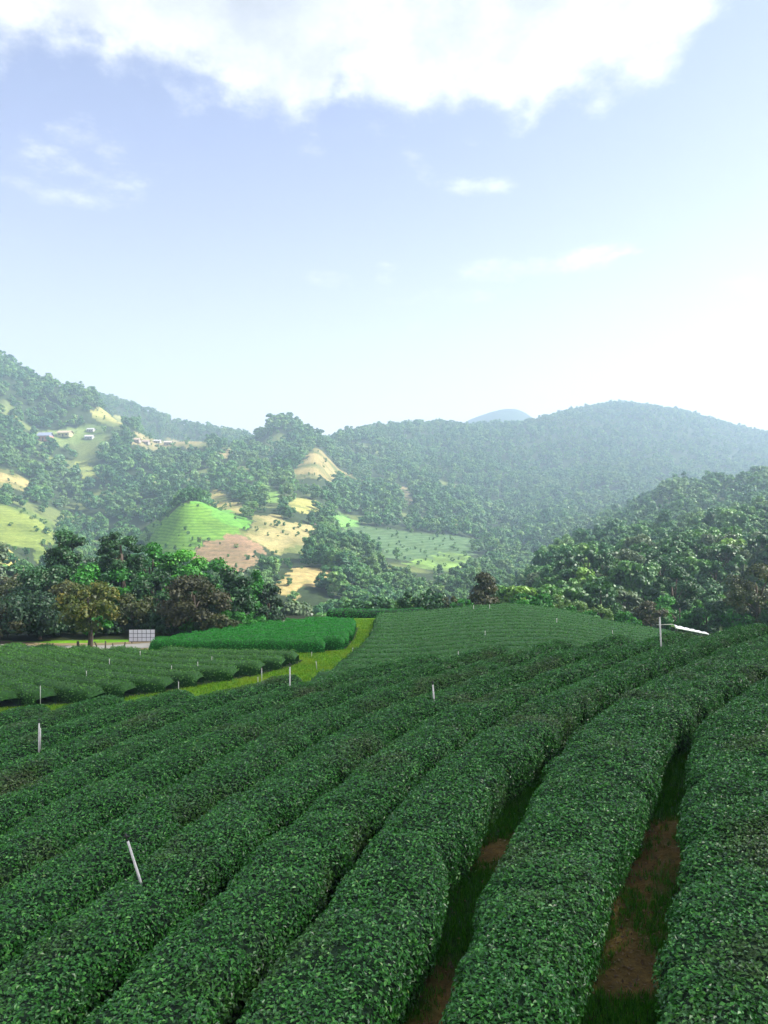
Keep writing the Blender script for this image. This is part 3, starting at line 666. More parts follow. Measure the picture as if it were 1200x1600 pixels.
# nearest ones: individual trees
order = np.argsort(fy / fs)
near_idx = order[:262]; rest = order[262:]
LABC = [('dark', 'dark green broadleaf tree in the near woods on the right hillside', [(.014, .060, .018), (.034, .12, .032), (.065, .19, .045)]),
        ('mid', 'mid green broadleaf tree in the near woods below the crest field', [(.03, .11, .020), (.065, .20, .032), (.12, .29, .05)]),
        ('grey', 'grey-green open crowned tree in the near woods', [(.045, .08, .04), (.085, .14, .065), (.15, .23, .11)]),
        ('lime', 'yellow-green tree standing out in the near woods', [(.08, .18, .02), (.14, .30, .03), (.24, .42, .06)]),
        ('russet', 'brownish tree among green ones in the near woods', [(.045, .055, .018), (.085, .09, .028), (.14, .13, .05)])]
protos = []
for vi, (nm, lb, cols) in enumerate(LABC):
    mt = crown_mat('leaves_wood_' + nm, cols, rough=.5)
    for s in range(2):
        gg = np.random.default_rng(50 + vi * 7 + s); sh = shapes[(vi + s * 2) % 6]
        me, zc, C = far_tree(gg, 1500, .5, 20, sh, mt)
        tb = trunk_mb(gg, 8, .2, C, zc, 6).mesh('trunk', M_BARKP if nm == 'grey' else M_BARK, True)
        protos.append((vi, me, tb, zc))
for i in near_idx:
    vi = g.choice(5, p=[.42, .33, .13, .09, .03]); p = protos[vi * 2 + g.integers(2)]
    e = empty('woodland_tree', (fx[i], fy[i], fz[i] - .3), g.random() * 6.28); s = fs[i]
    e.scale = (s * g.uniform(.9, 1.15), s * g.uniform(.9, 1.15), s * g.uniform(.85, 1.2))
    lb = LABC[vi][1]
    if vi == 0 and fx[i] < .12 * fy[i]: lb = 'dark green broadleaf tree in the near woods across the valley bottom'
    if vi == 1 and fx[i] > .12 * fy[i]: lb = 'mid green broadleaf tree in the near woods on the right hillside'
    tag(e, lb, 'tree', 'trees of the near woods')
    link('crown', p[1], e, (0, 0, p[3])); link('trunk', p[2], e)

# the far woods: one mass
def forest_mass(name, sel, nleaf, leaf, ncl, label, nv=6):
    gg = np.random.default_rng(len(name)); coll = bpy.data.collections.new(name + '_kinds')
    for k in range(nv):
        mb_me, zc, C = far_tree(gg, nleaf, leaf, ncl, shapes[k % 6], M_FOR)
        n = len(mb_me.vertices); co = np.zeros(n * 3, np.float32); mb_me.vertices.foreach_get('co', co); co = co.reshape(-1, 3); co[:, 2] += zc
        mb_me.vertices.foreach_set('co', co.ravel())
        o = bpy.data.objects.new('%s_kind_%02d' % (name, k), mb_me); coll.objects.link(o)
    V = np.stack([fx[sel], fy[sel], fz[sel] - .4], 1); me = bpy.data.meshes.new(name)
    me.vertices.add(len(V)); me.vertices.foreach_set('co', V.astype(np.float32).ravel())
    n = len(V)
    a = me.attributes.new('scl', 'FLOAT_VECTOR', 'POINT'); s = fs[sel][:, None] * np.stack([gg.uniform(.85, 1.2, n), gg.uniform(.85, 1.2, n), gg.uniform(.75, 1.25, n)], 1); a.data.foreach_set('vector', s.astype(np.float32).ravel())
    a = me.attributes.new('rot', 'FLOAT_VECTOR', 'POINT'); r = np.zeros((n, 3)); r[:, 2] = gg.random(n) * 6.28; a.data.foreach_set('vector', r.astype(np.float32).ravel())
    a = me.attributes.new('idx', 'INT', 'POINT'); a.data.foreach_set('value', gg.integers(0, nv, n).astype(np.int32))
    o = link(name, me); tag(o, label, 'forest', kind='stuff')
    ng = bpy.data.node_groups.new(name, 'GeometryNodeTree')
    ng.interface.new_socket('Geometry', in_out='INPUT', socket_type='NodeSocketGeometry'); ng.interface.new_socket('Geometry', in_out='OUTPUT', socket_type='NodeSocketGeometry')
    gi = ng.nodes.new('NodeGroupInput'); go = ng.nodes.new('NodeGroupOutput'); ip = ng.nodes.new('GeometryNodeInstanceOnPoints')
    ci = ng.nodes.new('GeometryNodeCollectionInfo'); ci.inputs['Collection'].default_value = coll; ci.inputs['Separate Children'].default_value = True; ci.inputs['Reset Children'].default_value = True
    def na(nm, t):
        k = ng.nodes.new('GeometryNodeInputNamedAttribute'); k.data_type = t; k.inputs[0].default_value = nm; return k.outputs[0]
    L = ng.links; L.new(gi.outputs[0], ip.inputs['Points']); L.new(ci.outputs[0], ip.inputs['Instance']); ip.inputs['Pick Instance'].default_value = True
    L.new(na('idx', 'INT'), ip.inputs['Instance Index']); L.new(na('rot', 'FLOAT_VECTOR'), ip.inputs['Rotation']); L.new(na('scl', 'FLOAT_VECTOR'), ip.inputs['Scale'])
    L.new(ip.outputs[0], go.inputs[0])
    md = o.modifiers.new('trees', 'NODES'); md.node_group = ng
    return o
ry = fy[rest]
forest_mass('forest', rest[ry < 420], 1100, .55, 18, 'dense mixed woods on the lower slopes, too many trees to count')
forest_mass('hill_forest', rest[ry >= 420], 420, .95, 13, 'hazy woods covering the far hills and the mountain')

# ------------------------------------------------------------------ grass and litter between the near hedges, and on the mown strip
def tufts(name, x, y, hgt, wid, mat, label, seed, lean=.5, blades=5):
    g = np.random.default_rng(seed); n = len(x) * blades
    bx = np.repeat(x, blades) + g.normal(0, wid * 2.5, n); by = np.repeat(y, blades) + g.normal(0, wid * 2.5, n); bz = H(bx, by) - .01
    h = np.repeat(np.broadcast_to(hgt, x.shape), blades) * g.uniform(.5, 1.2, n); a = g.random(n) * 6.28; w = wid * g.uniform(.6, 1.3, n)
    t = g.random(n) * 6.28; l = h * lean * g.random(n)
    b = np.stack([bx, by, bz], 1); dx = np.stack([np.cos(a) * w, np.sin(a) * w, 0 * a], 1); ld = np.stack([np.cos(t) * l, np.sin(t) * l, h], 1)
    V = np.stack([b - dx * .5, b + dx * .5, b + ld * .6 + dx * .35, b + ld, b + ld * .6 - dx * .35], 1).reshape(-1, 3)
    q = np.arange(n)[:, None] * 5; Fc = q + np.arange(5)
    o = link(name, mesh_np(name, V, Fc, False, mat, np.repeat(g.random(n), 5)))
    return tag(o, label, 'grass', kind='stuff')
M_GR = leaf_mat('grass_path', [(0, (.014, .10, .004)), (.5, (.035, .22, .008)), (1, (.10, .30, .02))], rough=.6, trans=.3)  # own green of the grass on the hedge paths
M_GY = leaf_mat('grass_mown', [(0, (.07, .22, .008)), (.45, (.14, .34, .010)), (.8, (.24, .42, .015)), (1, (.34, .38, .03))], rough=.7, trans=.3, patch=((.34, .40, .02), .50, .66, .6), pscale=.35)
M_LIT = leaf_mat('leaf_litter', [(0, (.04, .024, .012)), (.6, (.09, .055, .024)), (1, (.17, .12, .06))], rough=.8, trans=.0)
def gap_pts(n, seed):
    g = np.random.default_rng(seed); y = g.uniform(3.5, 21, n)
    G2x = np.interp(y, [1, 4.5, 7, 8.6, 10.8, 12.6, 14.2, 16, 18.1, 20.2], [-2.0, -.95, -.1, .42, 1.12, 1.95, 2.72, 3.72, 5.4, 7.7])
    lane = g.choice([0, 2.45, -1.75], n, p=[.3, .6, .1]); x = G2x + lane * (1 + .0 * y) + g.normal(0, .38, n)
    return x, y
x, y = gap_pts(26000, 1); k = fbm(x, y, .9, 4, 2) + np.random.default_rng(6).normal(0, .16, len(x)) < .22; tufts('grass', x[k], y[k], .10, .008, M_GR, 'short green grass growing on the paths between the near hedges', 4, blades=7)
g = np.random.default_rng(8); x, y = gap_pts(6000, 2); k = fbm(x, y, .9, 4, 2) > -.25; x, y = x[k], y[k]; n = len(x)
c = np.stack([x, y, H(x, y) + .015], 1); nl = g.normal(0, .35, (n, 3)) + (0, 0, 1); nl /= np.linalg.norm(nl, axis=1)[:, None]
t = np.cross(nl, g.normal(0, 1, (n, 3))); t /= np.linalg.norm(t, axis=1)[:, None]; w = np.cross(nl, t); s = g.uniform(.012, .032, (n, 1))
V = np.stack([c - t * s, c - w * s * .5, c + t * s, c + w * s * .5], 1).reshape(-1, 3)
tag(link('leaf_litter', mesh_np('leaf_litter', V, np.arange(n)[:, None] * 4 + np.arange(4), False, M_LIT, np.repeat(g.random(n), 4))), 'fallen brown leaves scattered on the bare paths between near hedges', 'leaf litter', kind='stuff')
# mown strip
g = np.random.default_rng(12); n = 90000; x = g.uniform(-26, 1, n); y = g.uniform(36, 82, n)
k = ~(inpoly(x, y, B_POLY) | inpoly(x, y, D_POLY) | inpoly(x, y, C_POLY)) & ~((y > 60) & (x < -3.5)) & ~((y > 57.2) & (x < -19)); x, y = x[k], y[k]
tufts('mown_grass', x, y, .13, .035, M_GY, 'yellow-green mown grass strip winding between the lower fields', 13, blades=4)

# ------------------------------------------------------------------ sprinkler stakes
M_PVC = plain('pale_weathered_post', (.62, .62, .56), .6, 0, .18, 14)
M_TIP = plain('dark_nozzle', (.04, .04, .04), .5, 0, .2, 10)
def stake(px, pyb, d, hpx, label, group, lean=(0, 0), r=.022, canopy=.9, sleeve=False):
    x = (px - 600) / F * d; zg = float(H(x, d)); top = (800 - (pyb - hpx)) / F * d
    e = empty('sprinkler_stake', (x, d, zg)); tag(e, label, 'sprinkler stake', group); h = top - zg
    lx, ly = lean[0] * h, lean[1] * h
    P = lambda t: (lx * (t - canopy / h), ly * (t - canopy / h), h * t)
    b = MB(); b.tube([P(-.05), P(.55), P(.93)], [r, r, r * .9], 8); b.build('post', M_PVC, e, True)
    if sleeve:
        b = MB(); q = .03; b.tube([(P(.5)[0] + q, 0, P(.5)[2]), (P(.9)[0] + q, 0, P(.86)[2])], r * .75, 8); b.build('sleeve', M_PVC, e, True)
    b = MB(); b.tube([P(.92), P(.97), P(1)], [r * .45, r * .45, r * .8], 6); b.tube([(P(.975)[0] - r * 2.2, P(.975)[1], P(.975)[2]), (P(.975)[0] + r * 2.2, P(.975)[1], P(.975)[2])], r * .4, 6); b.build('nozzle', M_TIP, e, True)
    return e
GS = 'sprinkler stakes in the near field'
def dA(px, py):  # depth where a sight line meets the near canopy
    u = (px - 600) / F; s = (py - 800) / F; return 4.8 / (s + .1 * u)
stake(218, 1370, dA(218, 1370), 66, 'whitish stake leaning left in the foreground hedge at lower left', GS, lean=(-.34, .05), r=.019)
stake(61, 1167, dA(61, 1167), 44, 'upright white stake near the left edge before the grass strip', GS, r=.021, sleeve=True)
stake(453, 1072, dA(453, 1072), 36, 'white stake with a round head in front of the grass path bend', GS, r=.021)
stake(678, 1092, dA(678, 1092), 28, 'short white stake in the middle of the near field', GS, lean=(-.08, 0), r=.022)
stake(1033, 1009, dA(1033, 1009), 52, 'tallest white stake, against the woods at the top right of the near field', GS, lean=(-.05, 0), r=.026)
def dM(px, py, z=-10.4): return z * F / (800 - py)
SB = [(171, 1036, 9, 'below the lone orange-tinged tree'), (268, 1045, 7, 'just right of the grid panel'), (309, 1039, 7, 'near the middle of the back rows'), (279, 1070, 7, 'close to the front hedge middle'),
      (331, 1030, 6, 'at the back beside the bright block'), (63, 1080, 11, 'at the front left'), (409, 1049, 7, 'near the right tip'), (135, 1052, 6, 'left of centre'), (219, 1022, 7, 'at the left tip of the bright block')]
for px, py, hh, w in SB: stake(px, py, dM(px, py), hh, 'tiny white stake in the lower left field ' + w, 'stakes of the lower left field', r=.024)
SP = [(495, 1045, 13, 'leaning on the grass path at the hedge end'), (403, 1066, 9, 'on the grass strip by the near field'), (551, 1021, 10, 'on the right side of the grass path'), (487, 1025, 7, 'at the corner of the lower left field'), (582, 991, 9, 'at the left end of the crest field, high up')]
for px, py, hh, w in SP: stake(px, py, dM(px, py, -11.2), hh, 'small white stake ' + w, 'stakes along the grass path', r=.024, canopy=.1, lean=(-.1, 0) if px == 495 else (0, 0))
SC = [(740, 952, 8, 'on the crest, left one'), (765, 949, 6, 'on the crest, right one'), (758, 991, 7, 'at its centre'), (716, 1023, 7, 'near the front, left of centre'), (640, 1037, 8, 'near the front left'),
      (769, 1027, 6, 'near the front, right of centre'), (870, 973, 9, 'high on the right slope'), (957, 991, 8, 'low on the right slope')]
for px, py, hh, w in SC:
    best = min(np.arange(44, 83, .25), key=lambda d: abs((800 - py) / F * d - (float(H((px - 600) / F * d, d)) + .9)))
    stake(px, py, best, hh, 'tiny white stake in the crest field, ' + w, 'stakes of the crest field', r=.024)

# ------------------------------------------------------------------ grid panel, posts, pole, plastic roof
def grid_panel():
    d = 63.6; x = (222 - 600) / F * d; zb = (800 - 1002) / F * d; w = 40 / F * d; h = 18.5 / F * d
    e = empty('grid_panel', (x, d, float(H(x, d))), R(3)); tag(e, 'white rectangular panel crossed by a black grid beside the lane', 'panel')
    zo = zb - e.location.z
    if zo < .1: zo = .1
    b = MB(); b.box((0, 0, zo + h / 2), (w, .05, h)); b.build('board', plain('white_board', (.88, .88, .89), .45, 0, .04, 2), e)
    b = MB()
    for i in range(7): b.box((-w / 2 + w * i / 6, -.035, zo + h / 2), (.024, .03, h + .02))
    for j in range(4): b.box((0, -.055, zo + h * j / 3), (w + .024, .015, .024))
    b.build('grid', plain('black_bars', (.02, .02, .022), .5), e)
    for sx in (-1, 1):
        b = MB(); b.box((sx * w * .4, .06, (zo + h * .6) / 2 - .1), (.06, .06, zo + h * .6 + .2)); b.build('post', M_TIP, e)
grid_panel()
M_WD = plain('weathered_wood', (.085, .07, .055), .9, 0, .3, 8, .3)
for i, (px, hh, th) in enumerate([(69, 7, .07), (82, 9, .06), (122, 13, .13), (150, 12, .07), (165, 12, .07), (177, 10, .06), (194, 11, .07)]):
    d = 59.6 + .5 * math.sin(i * 2.1) * .4; x = (px - 600) / F * d
    o = MB(); g = np.random.default_rng(i); h = hh / F * d + .25
    o.tube([(0, 0, -.2), (g.normal(0, .02), 0, h * .6), (g.normal(0, .05), 0, h)], [th, th * .9, th * .75], 7)
    ob = o.build('fence_post', M_WD, smooth=True); ob.location = (x, d, float(H(x, d)))
    tag(ob, '%s wooden post from the left along the lane edge%s' % (ORD[i], ', the thickest' if i == 2 else ''), 'post', 'wooden posts along the lane')
def utility_pole():
    d = 118; x = (37 - 600) / F * d; zt = (800 - 888) / F * d; zb = float(H(x, d)); e = empty('utility_pole', (x, d, zb)); h = zt - zb
    tag(e, 'thin dark pole with one crossarm against the pale hill field at left', 'utility pole')
    b = MB(); b.tube([(0, 0, -.5), (0, 0, h)], [.13, .09], 8); b.build('pole', M_WD, e, True)
    zz = (800 - 906) / F * d - zb; b = MB(); b.box((0, -.16, zz), (2.4, .12, .14)); b.build('crossarm', M_WD, e)
    for s in (-1.05, -.45, .45, 1.05):
        b = MB(); b.tube([(s, -.16, zz + .07), (s, -.16, zz + .2), (s, -.16, zz + .26)], [.05, .06, .03], 6); b.build('insulator', M_TIP, e, True)
utility_pole()
def plastic_roof():
    d = 84; x0 = (1052 - 600) / F * d; x1 = (1106 - 600) / F * d; L = x1 - x0; zt = (800 - 972) / F * d; zg = float(H((x0 + x1) / 2, d)); e = empty('plastic_shelter', (x0, d, zg))
    tag(e, 'low white plastic roof sloping down to the right behind the near field', 'shelter')
    n, m = 22, 9; V = []; h0 = zt - zg
    g = np.random.default_rng(4)
    for i in range(n):
        t = i / (n - 1)
        for j in range(m):
            a = math.pi * j / (m - 1); w = .6 * (1 - .35 * t)
            V.append((L * t, -math.cos(a) * w, h0 - .62 - .75 * t + (.30 - .18 * t) * math.sin(a) + .05 * math.sin(i * 1.7) * math.sin(a) + g.normal(0, .015)))
    ii = np.arange(n - 1)[:, None] * m + np.arange(m - 1)[None, :]
    me = mesh_np('sheet', np.array(V), np.stack([ii, ii + 1, ii + m + 1, ii + m], -1).reshape(-1, 4), True, plain('white_plastic', (.78, .79, .80), .35, 0, .05, 1.5))
    s = link('sheet', me, e); md = s.modifiers.new('thick', 'SOLIDIFY'); md.thickness = .02
    for t in (0.02, .35, .68, .97):
        w = .6 * (1 - .35 * t); hh = h0 - .62 - .75 * t
        for sy in (-1, 1):
            b = MB(); b.tube([(L * t, sy * (w - .06), -.2), (L * t, sy * (w - .06), hh)], .035, 6); b.build('post', M_WD, e, True)
    # thin pipe reaching left
    b = MB(); b.tube([(-1.9, 0, h0 - .30), (-1.0, 0, h0 - .28), (-.05, 0, h0 - .25)], .03, 6); b.build('pipe', M_PVC, e, True)
plastic_roof()

# ------------------------------------------------------------------ houses on the left hill
def house(px, py, wpx, hpx, wall, roof, label, dmin=560, kind='gable'):
    p = at(px, py, dmin=dmin); d = p[1]; w = wpx / F * d; h = hpx / F * d; dp = w * .7
    e = empty('hill_house', (p[0], d, p[2] - .6), R(-6)); tag(e, label, 'house', 'hamlet houses on the left hill')
    wh = h * .6 + .6; wall = tuple(c * .72 for c in wall); roof = tuple(c * .72 for c in roof); wall_m = plain('wall', wall, .85, 0, .06, 1); roof_m = plain('roof', roof, .6, 0, .1, 1.2)
    b = MB(); b.box((0, 0, wh / 2), (w * .86, dp * .86, wh)); b.build('wall', wall_m, e)
    rh = h * .42; ov = w / 2; od = dp / 2; t = .18
    b = MB()
    prof = [(-od, wh - .05), (0, wh + rh), (od, wh - .05)]
    vs = [(x, y, z) for x in (-ov, ov) for (y, z) in prof] + [(x, y, z - t) for x in (-ov, ov) for (y, z) in prof]
    b.add(vs, [(0, 3, 4, 1), (1, 4, 5, 2), (6, 7, 10, 9), (7, 8, 11, 10), (0, 1, 7, 6), (1, 2, 8, 7), (3, 9, 10, 4), (4, 10, 11, 5), (0, 6, 9, 3), (2, 5, 11, 8)])
    b.add([(s * w * .42, y, z) for s in (-1, 1) for (y, z) in ((-dp * .43, wh), (dp * .43, wh), (0, wh + rh * .86))], [(0, 1, 2), (3, 5, 4)])
    b.build('roof', roof_m, e)
    dk = M_TIP
    for k, s in enumerate((-.28, .24)):
        b = MB(); b.box((w * s, -dp * .43 - .03, wh * .56), (w * .13, .08, wh * .3)); b.build('window', dk, e)
    b = MB(); b.box((-.02 * w, -dp * .43 - .03, wh * .33), (w * .10, .08, wh * .62)); b.build('door', M_WD, e)
HS = [
 (71, 689, 22, 13, (.62, .30, .26), (.36, .40, .55), 'pink walled house with a bluish roof, leftmost on the left hill'),
 (102, 682, 22, 9, (.60, .56, .28), (.62, .50, .36), 'yellowish house with a tan roof just right of the pink house'),
 (140, 686, 14, 6, (.5, .5, .48), (.72, .74, .76), 'low house with a whitish roof right of the yellowish house'),
 (142, 674, 12, 5, (.5, .5, .48), (.60, .62, .62), 'small grey-white roofed house above the low whitish one'),
 (213, 691, 14, 6, (.5, .42, .35), (.60, .45, .36), 'brown roofed house at the left end of the ridge hamlet'),
 (228, 694, 12, 6, (.5, .46, .4), (.52, .40, .34), 'brown roofed house second from the left in the ridge hamlet'),
 (246, 692, 12, 5, (.52, .5, .45), (.62, .60, .58), 'grey roofed house in the middle of the ridge hamlet'),
 (263, 695, 13, 6, (.5, .46, .4), (.66, .58, .50), 'tan roofed house at the right end of the ridge hamlet'),
 (357, 694, 11, 5, (.55, .5, .45), (.68, .62, .56), 'lone pale house on the saddle right of the hamlet'),
]
for h in HS: house(*h)
house(498, 827, 12, 10, (.28, .20, .17), (.34, .25, .22), 'small brown hut at the top of the tan field', dmin=380)

# ------------------------------------------------------------------ sun, sky, cloud, haze, camera
SUN_AZ, SUN_EL = R(92), R(43)         # to the right of the view, and up
sd = np.array([math.sin(SUN_AZ) * math.cos(SUN_EL), math.cos(SUN_AZ) * math.cos(SUN_EL), math.sin(SUN_EL)])
sun = bpy.data.lights.new('sun', 'SUN'); sun.energy = 5.0; sun.angle = R(.5); sun.color = (1.0, .95, .85)
so = bpy.data.objects.new('sun', sun); COL.objects.link(so)
from mathutils import Vector
so.rotation_euler = Vector(sd).to_track_quat('Z', 'Y').to_euler(); so.location = (60, 30, 60)

def cloud_body():
    """a thick cloud drifting between the sun and the tea garden: a heap of billows in one closed mesh"""
    g = np.random.default_rng(31); hgt = 780.0; c = sd * (hgt / sd[2]); V = []; Fs = []; nb = 0
    nt_, np_ = 26, 14
    th = np.linspace(0, 2 * math.pi, nt_, endpoint=False); ph = np.linspace(0, math.pi, np_ + 1)[1:-1]
    for i in range(60):
        a = g.random() * 6.28; r = math.sqrt(g.random()); px, py = r * 230 * math.cos(a), r * 150 * math.sin(a)
        R_ = g.uniform(38, 75) * (1.25 - .5 * r); cc = np.array([c[0] + px + 10, c[1] + py - 95, c[2] + g.uniform(0, 40) * (1 - r)])
        P = [(0, 0, 1)] + [(math.sin(p) * math.cos(t), math.sin(p) * math.sin(t), math.cos(p)) for p in ph for t in th] + [(0, 0, -1)]
        P = np.array(P); dsp = 1 + .18 * fbm(P[:, 0] * 2 + i, P[:, 1] * 2 + P[:, 2] * 1.7, 1.4, 3)
        Q = P * dsp[:, None] * R_ * np.array([1, 1, .55]) + cc; V.append(Q); n = nt_; k = len(ph)
        for j in range(n):
            j2 = (j + 1) % n; Fs.append((nb, nb + 1 + j, nb + 1 + j2)); Fs.append((nb + 1 + (k - 1) * n + j2, nb + 1 + (k - 1) * n + j, nb + 1 + k * n))
        for r2 in range(k - 1):
            for j in range(n):
                j2 = (j + 1) % n; A = nb + 1 + r2 * n
                Fs.append((A + j, A + n + j, A + n + j2)); Fs.append((A + j, A + n + j2, A + j2))
        nb += len(P)
    m, nt, out = new_mat('cloud_white'); L = nt.links
    df = N(nt, 'ShaderNodeBsdfDiffuse'); df.inputs[0].default_value = (.9, .9, .92, 1); tr = N(nt, 'ShaderNodeBsdfTranslucent'); tr.inputs[0].default_value = (.9, .9, .92, 1)
    tp = N(nt, 'ShaderNodeBsdfTransparent'); m1 = N(nt, 'ShaderNodeMixShader'); m1.inputs[0].default_value = .5; L.new(df.outputs[0], m1.inputs[1]); L.new(tr.outputs[0], m1.inputs[2])
    m2 = N(nt, 'ShaderNodeMixShader'); m2.inputs[0].default_value = CLOUD_T; L.new(m1.outputs[0], m2.inputs[1]); L.new(tp.outputs[0], m2.inputs[2]); L.new(m2.outputs[0], out.inputs[0])
    o = link('cloud', mesh_np('cloud', np.concatenate(V), np.array(Fs), True, m)); tag(o, 'thick white cloud drifting high between the sun and the tea garden', 'cloud', kind='structure')
CLOUD_T = .855
cloud_body()

w = bpy.data.worlds.new('World'); scene.world = w; w.use_nodes = True
nt = w.node_tree; nt.nodes.clear(); L = nt.links
wo = N(nt, 'ShaderNodeOutputWorld'); bg = N(nt, 'ShaderNodeBackground'); L.new(bg.outputs[0], wo.inputs[0])
sk = N(nt, 'ShaderNodeTexSky', sky_type='NISHITA'); sk.sun_disc = False; sk.sun_elevation = SUN_EL; sk.sun_rotation = SUN_AZ
sk.altitude = 900; sk.air_density = 1.0; sk.dust_density = 3.5; sk.ozone_density = 2.2
SKY = .069
tc = N(nt, 'ShaderNodeTexCoord'); sp = N(nt, 'ShaderNodeSeparateXYZ'); L.new(tc.outputs['Generated'], sp.inputs[0])
X, Y_, Z_ = sp.outputs
az = math_n(nt, 'ARCTAN2', X, Y_); el = math_n(nt, 'ARCSINE', Z_)
def srange(v, a, b, lo=0.0, hi=1.0):
    m = N(nt, 'ShaderNodeMapRange'); m.interpolation_type = 'SMOOTHSTEP'; L.new(v, m.inputs[0])
    for i, q in zip((1, 2, 3, 4), (a, b, lo, hi)): m.inputs[i].default_value = q
    return m.outputs[0]
def noise(scale, detail, rough, off, stretch=(1, 1, 1)):
    mp = N(nt, 'ShaderNodeMapping'); L.new(tc.outputs['Generated'], mp.inputs[0]); mp.inputs['Location'].default_value = off; mp.inputs['Scale'].default_value = stretch
    n = N(nt, 'ShaderNodeTexNoise', Scale=scale, Detail=detail, Roughness=rough); L.new(mp.outputs[0], n.inputs['Vector']); return n.outputs[0]
nA = noise(5.5, 9, .58, (3, 1, 2), (1, 1, 1.6)); nB = noise(16, 7, .6, (7, 5, 1), (1, 1, 1.5))
nD = noise(13, 9, .66, (2, 6, 3), (1, 1, 2.4))
# lower edge of the big cloud as elevation over azimuth
cv = N(nt, 'ShaderNodeFloatCurve'); mr = N(nt, 'ShaderNodeMapRange'); L.new(az, mr.inputs[0]); mr.inputs[1].default_value = -1.0; mr.inputs[2].default_value = 1.0
L.new(mr.outputs[0], cv.inputs['Value'])
def azel(px, py):
    v = Vector(((px - 600) / F, 1, (800 - py) / F)); v.normalize(); return math.atan2(v.x, v.y), math.asin(v.z)
edge = [(-600, 60), (0, 88), (150, 95), (260, 120), (350, 150), (430, 172), (490, 172), (530, 120), (600, 130), (680, 158), (760, 178), (830, 182), (880, 138), (960, 132), (1040, 125), (1090, 70), (1140, 5), (1200, -80), (1500, -300)]
c0 = cv.mapping.curves[0]; pts = []
for px, py in edge: a, e = azel(px, py); pts.append(((a + 1) / 2, e))
while len(c0.points) < len(pts): c0.points.new(.5, .5)
for p, q in zip(c0.points, pts): p.location = q
cv.mapping.update()
dlt = math_n(nt, 'SUBTRACT', el, cv.outputs[0])
dlt = math_n(nt, 'ADD', dlt, math_n(nt, 'MULTIPLY', math_n(nt, 'SUBTRACT', nA, .5), .16)); dlt = math_n(nt, 'ADD', dlt, math_n(nt, 'MULTIPLY', math_n(nt, 'SUBTRACT', nB, .5), .10))
mask = srange(dlt, -.020, .036)
# small drifting scraps
def scrap(px, py, wa, he, amt, rot=0.0):
    a, e = azel(px, py); da = math_n(nt, 'SUBTRACT', az, a); de = math_n(nt, 'SUBTRACT', el, e)
    if rot: 
        d1 = math_n(nt, 'ADD', math_n(nt, 'MULTIPLY', da, math.cos(rot)), math_n(nt, 'MULTIPLY', de, -math.sin(rot)))
        de = math_n(nt, 'ADD', math_n(nt, 'MULTIPLY', da, math.sin(rot)), math_n(nt, 'MULTIPLY', de, math.cos(rot))); da = d1
    da = math_n(nt, 'DIVIDE', da, wa); de = math_n(nt, 'DIVIDE', de, he)
    r = math_n(nt, 'ADD', math_n(nt, 'MULTIPLY', da, da), math_n(nt, 'MULTIPLY', de, de))
    f = math_n(nt, 'SUBTRACT', 1.0, r, True)
    k = math_n(nt, 'ADD', f, math_n(nt, 'MULTIPLY', math_n(nt, 'SUBTRACT', nD, .52), 5.0))
    k = math_n(nt, 'MULTIPLY', srange(k, .3, 1.9), srange(f, 0.0, .7)); return math_n(nt, 'MULTIPLY', k, amt)
for s in [(150, 262, .11, .055, .8), (95, 300, .10, .025, .7), (115, 215, .05, .04, .6), (735, 287, .075, .018, .8, .1), (650, 250, .06, .02, .6, .75), (487, 222, .03, .022, .6), (590, 190, .03, .05, .5), (605, 430, .035, .024, 1.3), (530, 436, .06, .016, .9),
          (860, 412, .17, .022, 1.3, -.06), (730, 462, .10, .015, 1.0), (1170, 445, .06, .02, .5), (650, 508, .03, .012, .35), (1030, 468, .10, .014, .4), (640, 472, .05, .01, .4), (735, 235, .03, .02, .45)]:
    mask = math_n(nt, 'MAXIMUM', mask, scrap(*s))
mask = math_n(nt, 'MULTIPLY', mask, .96)
deep = srange(dlt, .02, .16); nC = noise(7, 6, .55, (1, 8, 4), (1, 1, 1.8))
shade = math_n(nt, 'MULTIPLY', deep, srange(nC, .25, .7, .55, 1.0)); shade = math_n(nt, 'MULTIPLY', shade, srange(az, -.5, .35, 1.0, .35))
puff = srange(nB, .3, .72, .74, 1.15)
ccol = mixc(nt, (.98, .98, 1.0), (.42, .43, .48), shade)
cc = N(nt, 'ShaderNodeVectorMath', operation='SCALE'); L.new(ccol, cc.inputs[0]); L.new(puff, cc.inputs['Scale'])
CLOUD_GAIN = .44
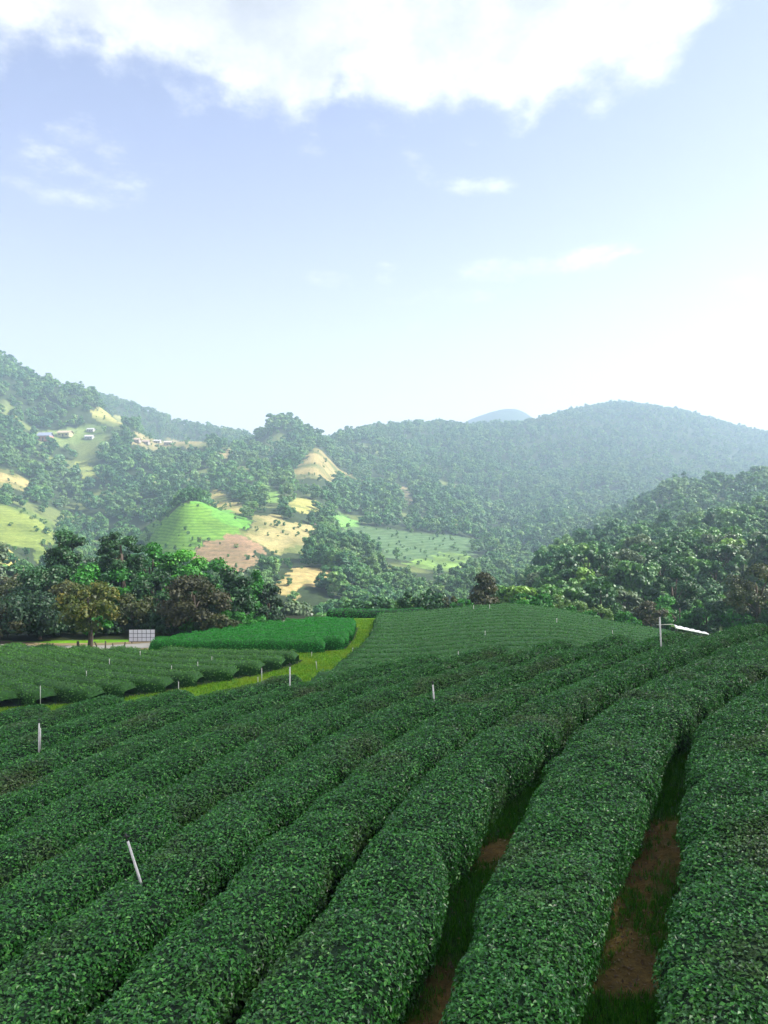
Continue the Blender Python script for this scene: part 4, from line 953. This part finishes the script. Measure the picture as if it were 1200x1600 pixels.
cg = N(nt, 'ShaderNodeVectorMath', operation='SCALE'); L.new(cc.outputs[0], cg.inputs[0]); cg.inputs['Scale'].default_value = CLOUD_GAIN
sg = N(nt, 'ShaderNodeVectorMath', operation='SCALE'); L.new(sk.outputs[0], sg.inputs[0]); sg.inputs['Scale'].default_value = SKY
tn = mixc(nt, sg.outputs[0], (1.15, 1.0, 1.16), 1.0, 'MULTIPLY')
hb = math_n(nt, 'MULTIPLY', math_n(nt, 'POWER', 2.718, math_n(nt, 'MULTIPLY', math_n(nt, 'MAXIMUM', el, 0.0), -5.2)), srange(az, -.6, .8, .72, 1.0))
tn = mixc(nt, tn, (.88, .73, .72), hb)
L.new(mixc(nt, tn, cg.outputs[0], mask), bg.inputs[0]); bg.inputs[1].default_value = 1.0

HAZE = .00047
hz = MB(); hz.box((0, 1350, 140), (9400, 2860, 560))   # closed box of air around camera and land
ho = hz.build('haze', None); tag(ho, 'pale bluish air haze filling the valley', 'haze', kind='stuff')
m, nt2, out2 = new_mat('haze'); pv = N(nt2, 'ShaderNodeVolumePrincipled', Density=HAZE, Anisotropy=.25); pv.inputs['Color'].default_value = (.60, .79, 1.0, 1)
nt2.links.new(pv.outputs[0], out2.inputs['Volume']); ho.data.materials.append(m)

cam = bpy.data.cameras.new('camera'); cam.sensor_fit = 'VERTICAL'; cam.sensor_height = 36; cam.lens = 36 * F / 1600; cam.clip_end = 12000; cam.clip_start = .05
co = bpy.data.objects.new('camera', cam); COL.objects.link(co); co.location = (0, 0, 0); co.rotation_euler = (R(90), 0, 0); scene.camera = co
scene.view_settings.view_transform = 'Standard'; scene.view_settings.look = 'None'; scene.view_settings.exposure = 1.38; scene.view_settings.gamma = 1
scene.render.engine = 'CYCLES'; cy = scene.cycles
cy.max_bounces = 5; cy.diffuse_bounces = 2; cy.glossy_bounces = 2; cy.transmission_bounces = 3; cy.transparent_max_bounces = 64; cy.volume_bounces = 1
cy.use_adaptive_sampling = True; cy.adaptive_threshold = .02; cy.use_denoising = True; cy.sample_clamp_indirect = 4
